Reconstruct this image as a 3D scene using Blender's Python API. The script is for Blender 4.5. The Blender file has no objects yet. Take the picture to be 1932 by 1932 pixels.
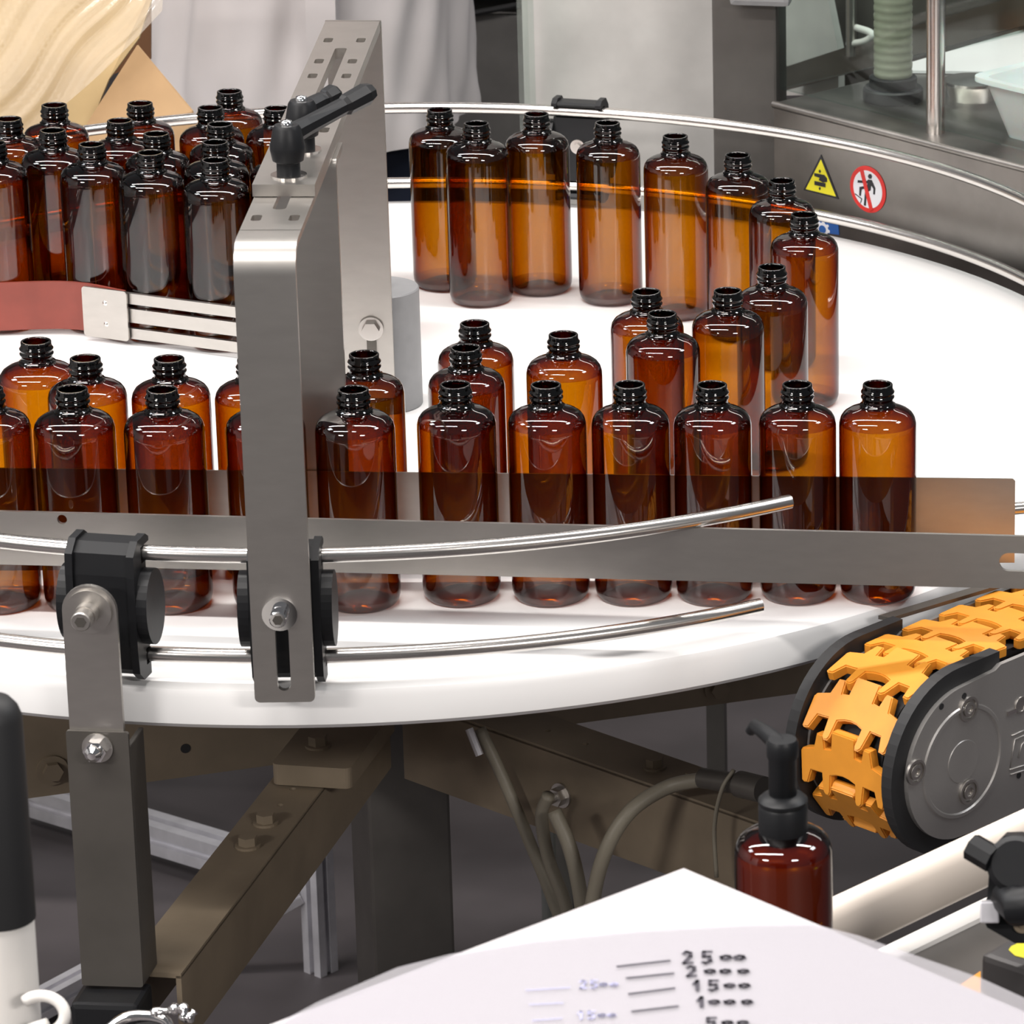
import bpy, bmesh, math, random
from mathutils import Vector, Matrix
from mathutils.geometry import tessellate_polygon
random.seed(7)
S = bpy.context.scene
COL = S.collection
ZT = 0.9                       # height of the turntable top above the floor; coordinates below are relative to it
V = Vector

# ------------------------------------------------------------------ camera
F_PX, PITCH, ROLL, PPX, PPY = 8044.16, 0.3162082, 0.0326297, 2482.56, 731.50
CAM = V((0.65258912, -3.27012048, 1.19917336))
ct, st, cr, sr = math.cos(PITCH), math.sin(PITCH), math.cos(ROLL), math.sin(ROLL)
FW = V((0, ct, -st)); _r = V((1, 0, 0)); _u = V((0, st, ct))
RT = cr * _r + sr * _u; UP = -sr * _r + cr * _u
cd = bpy.data.cameras.new('camera'); cam = bpy.data.objects.new('camera', cd); COL.objects.link(cam)
m = Matrix((RT, UP, -FW)).transposed().to_4x4(); m.translation = CAM + V((0, 0, ZT)); cam.matrix_world = m
cd.sensor_width = 36; cd.lens = F_PX / 1932 * 36
cd.shift_x = (966 - PPX) / 1932; cd.shift_y = (PPY - 966) / 1932
cd.clip_start = 0.1; cd.clip_end = 60
cd.dof.use_dof = True; cd.dof.focus_distance = 3.5; cd.dof.aperture_fstop = 32
S.camera = cam

# ------------------------------------------------------------------ world and lights
S.view_settings.view_transform = 'Standard'; S.view_settings.look = 'None'
S.view_settings.exposure = 0.0; S.view_settings.gamma = 1.0; S.view_settings.use_curve_mapping = False
try:
    S.cycles.transparent_max_bounces = 40; S.cycles.max_bounces = 10; S.cycles.caustics_reflective = False
except Exception: pass
W = bpy.data.worlds.new('hall_ambience'); S.world = W; W.use_nodes = True
bg = W.node_tree.nodes['Background']; bg.inputs[0].default_value = (0.80, 0.82, 0.86, 1); bg.inputs[1].default_value = 0.15

def area(name, loc, sx, sy, power, rot=(0, 0, 0), col=(1, 0.95, 0.91)):
    l = bpy.data.lights.new(name, 'AREA'); l.shape = 'RECTANGLE'; l.size = sx; l.size_y = sy
    l.energy = power; l.color = col
    o = bpy.data.objects.new(name, l); COL.objects.link(o); o.location = V(loc) + V((0, 0, ZT)); o.rotation_euler = rot
    return o
# rows of ceiling strip lamps over the hall
area('ceiling_lamp', (-1.3, -1.7, 2.5), 3.4, 0.14, 118)
area('ceiling_lamp', (-0.4, 0.4, 2.5), 4.5, 0.16, 122)
area('ceiling_lamp', (0.6, 3.4, 2.5), 4.5, 0.14, 28)
area('ceiling_panel', (-3.0, -5.2, 2.5), 1.6, 0.6, 250)
area('ceiling_panel', (3.2, -4.8, 2.5), 1.5, 0.6, 230)
area('ceiling_panel', (2.5, 0.2, 2.5), 0.75, 0.65, 34, col=(0.93, 0.96, 1))
area('ceiling_panel', (-3.2, -0.5, 2.5), 1.5, 0.7, 46, col=(0.93, 0.96, 1))

# ------------------------------------------------------------------ pixel -> place helpers (table coordinates)
def ray(x, y):
    return (FW + RT * ((x - PPX) / F_PX) - UP * ((y - PPY) / F_PX)).normalized()
def U(x, y, z):                 # where the sight line meets a level plane
    d = ray(x, y); return CAM + d * ((z - CAM.z) / d.z)
def PL(x, y, p0, n):            # where it meets any plane
    d = ray(x, y); return CAM + d * ((V(p0) - CAM).dot(n) / d.dot(n))
def AY(x, y, Y):
    d = ray(x, y); return CAM + d * ((Y - CAM.y) / d.y)
def AD(x, y, depth):            # at a depth along the optical axis
    d = ray(x, y); return CAM + d * (depth / d.dot(FW))

# ------------------------------------------------------------------ materials
MATS = {}
def mat(name, col, rough=0.5, metal=0.0, noise=None, bump=0.0, scale=40, stretch=None, spec=None, coat=0, sss=0, nlo=0.85, nhi=1.12):
    if name in MATS: return MATS[name]
    m = bpy.data.materials.new(name); m.use_nodes = True; MATS[name] = m
    nt = m.node_tree; b = nt.nodes['Principled BSDF']
    b.inputs['Base Color'].default_value = (*col, 1); b.inputs['Roughness'].default_value = rough; b.inputs['Metallic'].default_value = metal
    if spec is not None: b.inputs['Specular IOR Level'].default_value = spec
    if coat: b.inputs['Coat Weight'].default_value = coat
    if sss: b.inputs['Subsurface Weight'].default_value = sss; b.inputs['Subsurface Scale'].default_value = 0.01
    if noise or bump:
        tc = nt.nodes.new('ShaderNodeTexCoord'); mp = nt.nodes.new('ShaderNodeMapping')
        nt.links.new(tc.outputs['Object'], mp.inputs['Vector'])
        if stretch: mp.inputs['Scale'].default_value = stretch
        nz = nt.nodes.new('ShaderNodeTexNoise'); nz.inputs['Scale'].default_value = scale; nz.inputs['Detail'].default_value = 5
        nt.links.new(mp.outputs[0], nz.inputs['Vector'])
        if noise:
            mr = nt.nodes.new('ShaderNodeMapRange'); nt.links.new(nz.outputs['Fac'], mr.inputs['Value'])
            mr.inputs['From Min'].default_value = 0.3; mr.inputs['From Max'].default_value = 0.7
            mr.inputs['To Min'].default_value = nlo; mr.inputs['To Max'].default_value = nhi
            mx = nt.nodes.new('ShaderNodeVectorMath'); mx.operation = 'SCALE'; mx.inputs[0].default_value = col
            nt.links.new(mr.outputs[0], mx.inputs['Scale']); nt.links.new(mx.outputs[0], b.inputs['Base Color'])
            if noise == 'rough':
                m2 = nt.nodes.new('ShaderNodeMapRange'); nt.links.new(nz.outputs['Fac'], m2.inputs['Value'])
                m2.inputs['To Min'].default_value = max(0.05, rough - 0.12); m2.inputs['To Max'].default_value = rough + 0.12
                nt.links.new(m2.outputs[0], b.inputs['Roughness'])
        if bump:
            bp = nt.nodes.new('ShaderNodeBump'); bp.inputs['Strength'].default_value = bump; bp.inputs['Distance'].default_value = 0.002
            nt.links.new(nz.outputs['Fac'], bp.inputs['Height']); nt.links.new(bp.outputs[0], b.inputs['Normal'])
    return m

def thin(name, col, power=1.0, f0=0.08, haze=0.0, hazecol=(1, 1, 1), rough=0.03):
    """thin clear plastic: absorbs along the slanted path through the wall, mirrors at its surface"""
    m = bpy.data.materials.new(name); m.use_nodes = True; MATS[name] = m
    nt = m.node_tree; N = nt.nodes; L = nt.links; N.clear()
    out = N.new('ShaderNodeOutputMaterial'); g = N.new('ShaderNodeNewGeometry')
    dot = N.new('ShaderNodeVectorMath'); dot.operation = 'DOT_PRODUCT'
    L.new(g.outputs['Normal'], dot.inputs[0]); L.new(g.outputs['Incoming'], dot.inputs[1])
    ab = N.new('ShaderNodeMath'); ab.operation = 'ABSOLUTE'; L.new(dot.outputs['Value'], ab.inputs[0])
    mxx = N.new('ShaderNodeMath'); mxx.operation = 'MAXIMUM'; L.new(ab.outputs[0], mxx.inputs[0]); mxx.inputs[1].default_value = 0.3
    inv = N.new('ShaderNodeMath'); inv.operation = 'DIVIDE'; inv.inputs[0].default_value = power; L.new(mxx.outputs[0], inv.inputs[1])
    cc = N.new('ShaderNodeCombineColor')
    for i in range(3):
        p = N.new('ShaderNodeMath'); p.operation = 'POWER'; p.inputs[0].default_value = col[i]; L.new(inv.outputs[0], p.inputs[1]); L.new(p.outputs[0], cc.inputs[i])
    tr = N.new('ShaderNodeBsdfTransparent'); L.new(cc.outputs[0], tr.inputs[0])
    gl = N.new('ShaderNodeBsdfGlossy'); gl.inputs['Roughness'].default_value = rough
    om = N.new('ShaderNodeMath'); om.operation = 'SUBTRACT'; om.inputs[0].default_value = 1.0; L.new(ab.outputs[0], om.inputs[1])
    p5 = N.new('ShaderNodeMath'); p5.operation = 'POWER'; L.new(om.outputs[0], p5.inputs[0]); p5.inputs[1].default_value = 5
    fr = N.new('ShaderNodeMath'); fr.operation = 'MULTIPLY_ADD'; L.new(p5.outputs[0], fr.inputs[0]); fr.inputs[1].default_value = 1 - f0; fr.inputs[2].default_value = f0
    mix = N.new('ShaderNodeMixShader'); L.new(fr.outputs[0], mix.inputs[0]); L.new(gl.outputs[0], mix.inputs[2])
    if haze:
        df = N.new('ShaderNodeBsdfDiffuse'); df.inputs[0].default_value = (*hazecol, 1)
        m2 = N.new('ShaderNodeMixShader'); m2.inputs[0].default_value = haze; L.new(tr.outputs[0], m2.inputs[1]); L.new(df.outputs[0], m2.inputs[2])
        L.new(m2.outputs[0], mix.inputs[1])
    else: L.new(tr.outputs[0], mix.inputs[1])
    L.new(mix.outputs[0], out.inputs[0])
    return m

AMBER = thin('amber_plastic', (0.625, 0.362, 0.034), 1.0, 0.075)
AMBERN = thin('amber_plastic_thick', (0.625, 0.362, 0.034), 4.2, 0.085)
AMBERS = thin('amber_plastic_shoulder', (0.625, 0.362, 0.034), 1.7, 0.09)
AMBERB = thin('amber_plastic_base', (0.625, 0.362, 0.034), 1.2, 0.085, 0.10, (0.42, 0.36, 0.33), 0.08)
WHITE = mat('white_polyethylene', (0.86, 0.855, 0.85), 0.32, noise=True, scale=6, nlo=0.97, nhi=1.02)
STEEL = mat('brushed_steel', (0.53, 0.505, 0.475), 0.37, 1.0, noise=True, scale=45, stretch=(1, 1, 3), bump=0.015, nlo=0.96, nhi=1.03)
ROD = mat('polished_steel', (0.70, 0.67, 0.64), 0.24, 1.0, noise=True, scale=20, nlo=0.95, nhi=1.03)
SHEET = mat('satin_steel_sheet', (0.58, 0.555, 0.53), 0.42, 1.0, noise='rough', scale=9, nlo=0.88, nhi=1.06, bump=0.02)
FRAME = mat('frame_steel', (0.25, 0.20, 0.14), 0.6, 0.3, noise=True, scale=18, nlo=0.85, nhi=1.1)
DARKST = mat('dark_machine_steel', (0.125, 0.115, 0.103), 0.45, 0.6, noise=True, scale=14)
MACH = mat('machine_stainless', (0.29, 0.272, 0.255), 0.38, 1.0, noise='rough', scale=12, nlo=0.75, nhi=1.2, bump=0.03)
BLACK = mat('black_nylon', (0.009, 0.0095, 0.011), 0.45, spec=0.35, bump=0.05, scale=120)
BLACKR = mat('black_rubber', (0.018, 0.018, 0.019), 0.55, spec=0.4)
ORANGE = mat('orange_acetal', (0.70, 0.275, 0.028), 0.42, noise=True, scale=60, nlo=0.95, nhi=1.04)
SILVER = mat('silver_cast_aluminium', (0.42, 0.405, 0.39), 0.42, 0.75, bump=0.06, scale=300)
ALU = mat('anodised_aluminium', (0.72, 0.71, 0.75), 0.42, 0.6, noise=True, scale=30)
GREY = mat('grey_plastic', (0.23, 0.23, 0.235), 0.5, noise=True, scale=60, nlo=0.93, nhi=1.05)
RED = mat('red_rubber_belt', (0.235, 0.047, 0.032), 0.5, noise=True, scale=30)
CREAM = mat('cream_polymer', (0.86, 0.76, 0.66), 0.4)
WPOLY = mat('white_polymer', (0.85, 0.82, 0.78), 0.45)
PAPER = mat('white_board', (0.52, 0.497, 0.507), 0.45, noise=True, scale=4, nlo=0.985, nhi=1.01)
INK = mat('black_ink', (0.05, 0.045, 0.06), 0.6)
INKB = mat('faded_blue_ink', (0.42, 0.42, 0.62), 0.6)
CARD = mat('cardboard', (0.47, 0.30, 0.155), 0.75, noise=True, scale=25, nlo=0.93, nhi=1.06, bump=0.05)
CARDY = mat('cardboard_inner', (0.62, 0.46, 0.24), 0.75, noise=True, scale=25, nlo=0.93, nhi=1.05)
COAT = mat('white_cotton', (0.53, 0.50, 0.50), 0.85, noise=True, scale=12, nlo=0.95, nhi=1.03, bump=0.3)
NAVY = mat('navy_cotton', (0.012, 0.018, 0.04), 0.8, bump=0.2, scale=60)
SKIN = mat('skin', (0.55, 0.34, 0.26), 0.55)
PALE = mat('pale_satin_panel', (0.55, 0.53, 0.51), 0.45, 0.15, noise='rough', scale=9, nlo=0.80, nhi=1.18)
CHAR = mat('charcoal_enamel', (0.085, 0.078, 0.072), 0.5, 0.2, noise=True, scale=20)
FLOORM = mat('dark_screed', (0.066, 0.057, 0.060), 0.55, noise=True, scale=9, nlo=0.85, nhi=1.15, bump=0.08)
WALLM = mat('hall_wall', (0.42, 0.41, 0.40), 0.8, noise=True, scale=3, nlo=0.95, nhi=1.04)
HOSE = mat('ribbed_translucent_hose', (0.22, 0.23, 0.17), 0.4, noise=True, scale=20)
BIN = mat('milky_plastic', (0.70, 0.73, 0.73), 0.4, sss=0.3)
CABLE = mat('grey_cable', (0.24, 0.215, 0.165), 0.5, bump=0.2, scale=200)
CHROME = mat('chrome', (0.85, 0.84, 0.84), 0.08, 1.0)
YEL = mat('sign_yellow', (0.80, 0.72, 0.03), 0.4)
SRED = mat('sign_red', (0.66, 0.03, 0.025), 0.4)
SWHITE = mat('sign_white', (0.78, 0.78, 0.82), 0.4)
SBLK = mat('sign_black', (0.02, 0.02, 0.025), 0.4)
SBLUE = mat('sign_blue', (0.03, 0.11, 0.36), 0.4)
SGREEN = mat('sign_green', (0.02, 0.30, 0.08), 0.4)
GLASS = thin('clear_pane', (0.95, 0.975, 0.965), 1.0, 0.025)
FILM = thin('clear_film', (0.95, 0.95, 0.97), 1.0, 0.03, 0.40, (0.53, 0.513, 0.545), 0.2)
BAG = thin('polythene_bag', (0.97, 0.95, 0.92), 1.0, 0.09, 0.24, (0.92, 0.82, 0.70), 0.13)

# ------------------------------------------------------------------ mesh helpers
def tri_fix(bm): bmesh.ops.recalc_face_normals(bm, faces=bm.faces)
def obj(name, bm, material, parent=None, smooth=False, kind=None, origin=None, auto=None):
    me = bpy.data.meshes.new(name)
    bmesh.ops.recalc_face_normals(bm, faces=bm.faces)
    vs = [v.co for v in bm.verts]
    if origin is None:
        lo = [min(v[i] for v in vs) for i in range(3)]; hi = [max(v[i] for v in vs) for i in range(3)]
        origin = V(((lo[0] + hi[0]) / 2, (lo[1] + hi[1]) / 2, lo[2]))
    origin = V(origin)
    for v in bm.verts: v.co -= origin
    bm.to_mesh(me); bm.free()
    mats = material if isinstance(material, (list, tuple)) else [material]
    for q in mats: me.materials.append(q)
    if smooth:
        me.shade_smooth()
        if auto is not None: me.set_sharp_from_angle(angle=math.radians(auto))
    o = bpy.data.objects.new(name, me); COL.objects.link(o)
    w = origin + V((0, 0, ZT))
    if parent is not None:
        o.parent = parent; o.location = w - wloc(parent)
    else: o.location = w
    if kind: o['kind'] = kind
    return o
WL = {}
def wloc(o):
    p = V(o.location)
    while o.parent is not None:
        o = o.parent; p += V(o.location)
    return p
def thing(name, label, cat, loc, group=None):
    o = bpy.data.objects.new(name, None); COL.objects.link(o); o.empty_display_size = 0.03
    o.location = V(loc) + V((0, 0, ZT)); o['label'] = label; o['category'] = cat
    if group: o['group'] = group
    return o
def tag(o, label, cat, group=None):
    o['label'] = label; o['category'] = cat
    if group: o['group'] = group
    return o
def struct(o): o['kind'] = 'structure'; return o
NB = bmesh.new
def frame(n, up=(0, 0, 1)):
    n = V(n).normalized(); x = V(up).cross(n)
    if x.length < 1e-6: x = V((1, 0, 0)).cross(n)
    x.normalize(); y = n.cross(x); return x, y, n
def box(bm, c, s, ax=None, bev=0.0, seg=2):
    """box centred at c, size s, axes ax (three vectors)"""
    ax = ax or (V((1, 0, 0)), V((0, 1, 0)), V((0, 0, 1)))
    vs = []
    for i in (-.5, .5):
        for j in (-.5, .5):
            for k in (-.5, .5):
                vs.append(bm.verts.new(V(c) + ax[0] * (s[0] * i) + ax[1] * (s[1] * j) + ax[2] * (s[2] * k)))
    F = [(0, 1, 3, 2), (4, 6, 7, 5), (0, 4, 5, 1), (2, 3, 7, 6), (0, 2, 6, 4), (1, 5, 7, 3)]
    fs = [bm.faces.new([vs[i] for i in f]) for f in F]
    if bev:
        es = list({e for f in fs for e in f.edges})
        bmesh.ops.bevel(bm, geom=es, offset=bev, segments=seg, affect='EDGES', profile=0.6)
    return bm
def ring(bm, c, x, y, r, seg):
    return [bm.verts.new(V(c) + x * (math.cos(2 * math.pi * i / seg) * r) + y * (math.sin(2 * math.pi * i / seg) * r)) for i in range(seg)]
def loft(bm, rings, close=False):
    for a, b in zip(rings, rings[1:]):
        n = len(a)
        for i in range(n): bm.faces.new((a[i], a[(i + 1) % n], b[(i + 1) % n], b[i]))
def cap(bm, r): bm.faces.new(r)
def cyl(bm, p0, p1, r, seg=24, r1=None, caps=True, bev=0):
    p0, p1 = V(p0), V(p1); x, y, n = frame(p1 - p0); r1 = r if r1 is None else r1
    if bev:
        L = (p1 - p0).length
        rs = [ring(bm, p0, x, y, r - bev, seg), ring(bm, p0 + n * bev, x, y, r, seg), ring(bm, p1 - n * bev, x, y, r1, seg), ring(bm, p1, x, y, r1 - bev, seg)]
    else: rs = [ring(bm, p0, x, y, r, seg), ring(bm, p1, x, y, r1, seg)]
    loft(bm, rs)
    if caps: cap(bm, rs[0]); cap(bm, rs[-1])
    return bm
def tube(bm, pts, r, seg=12, caps=True):
    pts = [V(p) for p in pts]; rs = []; px = None
    for i, p in enumerate(pts):
        t = (pts[min(i + 1, len(pts) - 1)] - pts[max(i - 1, 0)]).normalized()
        if px is None: x, y, _ = frame(t)
        else:
            x = (px - t * px.dot(t)).normalized(); y = t.cross(x)
        px = x; rr = r[i] if isinstance(r, (list, tuple)) else r
        rs.append(ring(bm, p, x, y, rr, seg))
    loft(bm, rs)
    if caps: cap(bm, rs[0]); cap(bm, rs[-1])
    return bm
def lathe(bm, prof, c=(0, 0, 0), seg=40, axis=(0, 0, 1), mats=None, closed_ends=True):
    x, y, n = frame(axis, (0, 1, 0)); rs = []; start = len(bm.faces)
    for r, z in prof:
        if r < 1e-6: rs.append(bm.verts.new(V(c) + n * z))
        else: rs.append(ring(bm, V(c) + n * z, x, y, r, seg))
    for k, (a, b) in enumerate(zip(rs, rs[1:])):
        for i in range(seg):
            j = (i + 1) % seg
            if isinstance(a, list) and isinstance(b, list): f = bm.faces.new((a[i], a[j], b[j], b[i]))
            elif isinstance(a, list): f = bm.faces.new((a[i], a[j], b))
            elif isinstance(b, list): f = bm.faces.new((a, b[j], b[i]))
            else: continue
            if mats: f.material_index = mats[k]
    return bm
def plate(bm, outer, holes, o, ux, uy, th, bev=0):
    """flat plate with real holes: 2-D loops in the ux/uy frame, th thick along ux x uy (both signs of th work)"""
    o, ux, uy = V(o), V(ux), V(uy); n = ux.cross(uy).normalized()
    loops = [list(outer)] + [list(h) for h in holes]
    tris = tessellate_polygon([[V((p[0], p[1], 0)) for p in l] for l in loops])
    flat = [p for l in loops for p in l]
    A = [bm.verts.new(o + ux * p[0] + uy * p[1]) for p in flat]; Bv = [bm.verts.new(o + ux * p[0] + uy * p[1] + n * th) for p in flat]
    for t in tris:
        try: bm.faces.new([A[i] for i in t]); bm.faces.new([Bv[i] for i in reversed(t)])
        except ValueError: pass
    k = 0
    for l in loops:
        m_ = len(l)
        for i in range(m_):
            a, b = k + i, k + (i + 1) % m_
            bm.faces.new((A[a], A[b], Bv[b], Bv[a]))
        k += m_
    return bm
def rrect(cx, cy, w, h, r, seg=5):
    P = []
    for qx, qy, a0 in ((1, 1, 0), (-1, 1, 90), (-1, -1, 180), (1, -1, 270)):
        for i in range(seg + 1):
            a = math.radians(a0 + 90 * i / seg)
            P.append((cx + qx * (w / 2 - r) + r * math.cos(a), cy + qy * (h / 2 - r) + r * math.sin(a)))
    return P
def circ(cx, cy, r, seg=24): return [(cx + r * math.cos(2 * math.pi * i / seg), cy + r * math.sin(2 * math.pi * i / seg)) for i in range(seg)]
def arcpts(c, r, a0, a1, z, n): return [V((c[0] + r * math.cos(math.radians(a0 + (a1 - a0) * i / n)), c[1] + r * math.sin(math.radians(a0 + (a1 - a0) * i / n)), z)) for i in range(n + 1)]
def smooth_path(pts, n=8):
    pts = [V(p) for p in pts]; out = []
    P = [pts[0] * 2 - pts[1]] + pts + [pts[-1] * 2 - pts[-2]]
    for i in range(1, len(P) - 2):
        for k in range(n):
            t = k / n; a, b, c, d = P[i - 1], P[i], P[i + 1], P[i + 2]
            out.append(0.5 * ((2 * b) + (c - a) * t + (2 * a - 5 * b + 4 * c - d) * t * t + (3 * b - a - 3 * c + d) * t ** 3))
    out.append(pts[-1]); return out
def hexbolt(bm, p, n, r=0.007, h=0.005):
    cyl(bm, V(p), V(p) + V(n) * h, r, 6)

# ------------------------------------------------------------------ the setting
CX, CY, RD = -0.16233, 0.26556, 0.6609
bm = NB(); box(bm, (-0.3, 1.0, -0.9 - 0.05), (9, 11, 0.1)); struct(obj('floor', bm, FLOORM))
bm = NB(); box(bm, (-0.3, 6.5, 0.9), (9, 0.1, 3.6)); struct(obj('wall_back', bm, WALLM))
bm = NB(); box(bm, (-4.8, 1.0, 0.9), (0.1, 11, 3.6)); struct(obj('wall_left', bm, WALLM))

# ------------------------------------------------------------------ turntable disc
bm = NB()
TH = 0.032
lathe(bm, [(0, -TH), (RD - 0.004, -TH), (RD, -TH + 0.004), (RD, -0.007), (RD - 0.002, -0.002), (RD - 0.007, 0), (0.05, 0), (0, 0)], (CX, CY, 0), 160)
tag(obj('turntable_disc', bm, WHITE, smooth=True, auto=40), 'large round white plastic disc that carries all the amber bottles', 'turntable')

# centre hub
HB = thing('centre_hub', 'grey plastic cylinder standing at the middle of the white disc', 'hub', (CX, CY, 0))
bm = NB(); lathe(bm, [(0, 0.0), (0.0325, 0.0), (0.0335, 0.001), (0.0335, 0.1055), (0.0325, 0.1065), (0, 0.1065)], (CX, CY, 0), 48)
obj('hub_body', bm, GREY, HB, True, auto=40)
bm = NB(); lathe(bm, [(0, 0.1065), (0.008, 0.1065), (0.008, 0.112), (0, 0.112)], (CX, CY, 0), 6); obj('hub_bolt', bm, STEEL, HB)

# ------------------------------------------------------------------ frame under the disc
FR = thing('table_frame', 'dark steel column and arms standing under the white disc', 'machine frame', (CX, CY, -0.9))
ZA = -0.225
bm = NB(); ax45 = (V((math.cos(.45), math.sin(.45), 0)), V((-math.sin(.45), math.cos(.45), 0)), V((0, 0, 1)))
box(bm, (CX, CY, -0.475), (0.074, 0.074, 0.85), ax45, 0.003); obj('column', bm, CHAR, FR)
bm = NB(); box(bm, (CX, CY, -0.893), (0.30, 0.30, 0.014), ax45, 0.003); obj('floor_plate', bm, DARKST, FR)
bm = NB(); cyl(bm, (CX, CY, -0.075), (CX, CY, -TH - .001), 0.16, 40); obj('bearing_plate', bm, DARKST, FR)
bm = NB(); cyl(bm, (CX, CY, -0.24), (CX, CY, -0.075), 0.055, 32); obj('bearing_housing', bm, DARKST, FR)
def arm(a, b, w, h, mt, bolts, holes, nm='support_arm'):
    a, b = V(a), V(b); t = (b - a); L = t.length; t.normalize(); s = V((0, 0, 1)).cross(t).normalized()
    bm = NB()
    # folded channel: top sheet and two cheeks
    hs = [circ(q, 0, 0.003, 12) for q in holes]
    plate(bm, [(0, -w / 2), (L, -w / 2), (L, w / 2), (0, w / 2)], hs, a, t, s, -0.004)
    for q in (-1, 1): box(bm, (a + b) / 2 + s * (q * (w / 2 - .002)) - V((0, 0, h / 2 + .002)), (L, .004, h), (t, s, V((0, 0, 1))))
    o = obj(nm, bm, mt, FR)
    for q in bolts:
        bm = NB(); p = a + t * q; cyl(bm, p, p + V((0, 0, .002)), 0.010, 20); hexbolt(bm, p + V((0, 0, .002)), V((0, 0, 1)), .0075, .007); obj('bolt', bm, FRAME, o)
    return o
A1a, A1b = U(577, 1457, ZA), U(262, 1862, ZA)
t1 = (A1b - A1a).normalized()
A1b = A1a + t1 * ((-.403 - A1a.y) / t1.y)
arm(A1a - t1 * 0.16, A1b, 0.046, 0.060, FRAME, [0.16 + x for x in (0.105, 0.150)], [0.16 + x for x in (0.035, 0.068)])
A2a, A2b = U(985, 1362, ZA), U(1440, 1520, ZA)
t2 = (A2b - A2a).normalized()
arm(A2a - t2 * 0.12, A2b + t2 * 0.02, 0.052, 0.075, FRAME, [0.12 + x for x in (0.155, 0.20)], [0.12 + x for x in (0.03, 0.075)])
# clamping plate with bolt on the left arm
pc = U(610, 1415, ZA + 0.02); s1 = V((0, 0, 1)).cross(t1)
bm = NB(); plate(bm, rrect(0, 0, 0.13, 0.066, 0.006), [], pc - t1 * 0.03 - V((0, 0, .018)), t1, s1, 0.018); pp = obj('arm_plate', bm, FRAME, FR)
bm = NB(); q = U(600, 1408, ZA + 0.02); cyl(bm, q, q + V((0, 0, .002)), .0105, 20); hexbolt(bm, q + V((0, 0, .002)), V((0, 0, 1)), .008, .008); obj('bolt', bm, FRAME, pp)
# side bolt on right arm
sb = PL(1060, 1500, (A2a + A2b) / 2 - V((0, 0, 1)).cross(t2) * 0.026 if (V((0, 0, 1)).cross(t2)).y > 0 else (A2a + A2b) / 2 + V((0, 0, 1)).cross(t2) * 0.026, V((0, 0, 1)).cross(t2))
n2 = V((0, 0, 1)).cross(t2); n2 = n2 if n2.y < 0 else -n2
bm = NB(); cyl(bm, sb, sb + n2 * .002, .011, 20); hexbolt(bm, sb + n2 * .002, n2, .008, .007); cyl(bm, sb + n2 * .009, sb + n2 * .018, .004, 12); obj('bolt', bm, STEEL, FR)
# straight cross beam behind the column
ZB = -0.37
Ba, Bb = U(-60, 1522, ZB), U(1640, 1290, ZB); tb = (Bb - Ba).normalized(); nb_ = V((0, 0, 1)).cross(tb); nb_ = nb_ if nb_.y < 0 else -nb_
Lb = (Bb - Ba).length
def bb(x, y): p = PL(x, y, Ba, nb_); return ((p - Ba).dot(tb), p.z - ZB)
bm = NB(); plate(bm, [(0, 0), (Lb, 0), (Lb, .11), (0, .11)], [], Ba, tb, V((0, 0, 1)), -0.008 if tb.cross(V((0, 0, 1))).dot(nb_) > 0 else 0.008)
cb = obj('cross_beam', bm, FRAME, FR)
q = PL(350, 1412, Ba, nb_); bm = NB(); cyl(bm, q, q + nb_ * .0005, .0045, 16); obj('hole', bm, BLACKR, cb)
for x, y in ((98, 1452), (1355, 1297)):
    p = PL(x, y, Ba, nb_); bm = NB(); cyl(bm, p, p + nb_ * .003, .014, 24); hexbolt(bm, p + nb_ * .003, nb_, .009, .006); obj('bolt', bm, FRAME, cb)

# ------------------------------------------------------------------ guide rails
RR, ZU, ZL, RT_ = 0.648, 0.0995, 0.021, 0.0057
def ang(p): return math.degrees(math.atan2(p.y - CY, p.x - CX))
aU, aL = ang(U(1466, 934.5, ZU)), ang(U(1414, 1130, ZL))
def rail(nm, a0, a1, z, label):
    bm = NB(); tube(bm, arcpts((CX, CY), RR, a0, a1, z, 90), RT_, 16)
    return tag(obj(nm, bm, ROD, smooth=True, auto=50), label, 'guide rail', 'steel guide rails around the disc')
rail('guide_rail', aU, -168, ZU, 'upper polished steel rod curving along the front of the disc above the lower one')
rail('guide_rail', aL, -168, ZL, 'lower polished steel rod at the front, nearest the white disc edge')
rail('guide_rail', 3, 176, ZU, 'upper steel rod curving round the far side behind the amber bottles')
rail('guide_rail', 3, 176, ZL, 'lower steel rod on the far side, just above the far edge of the disc')

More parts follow.
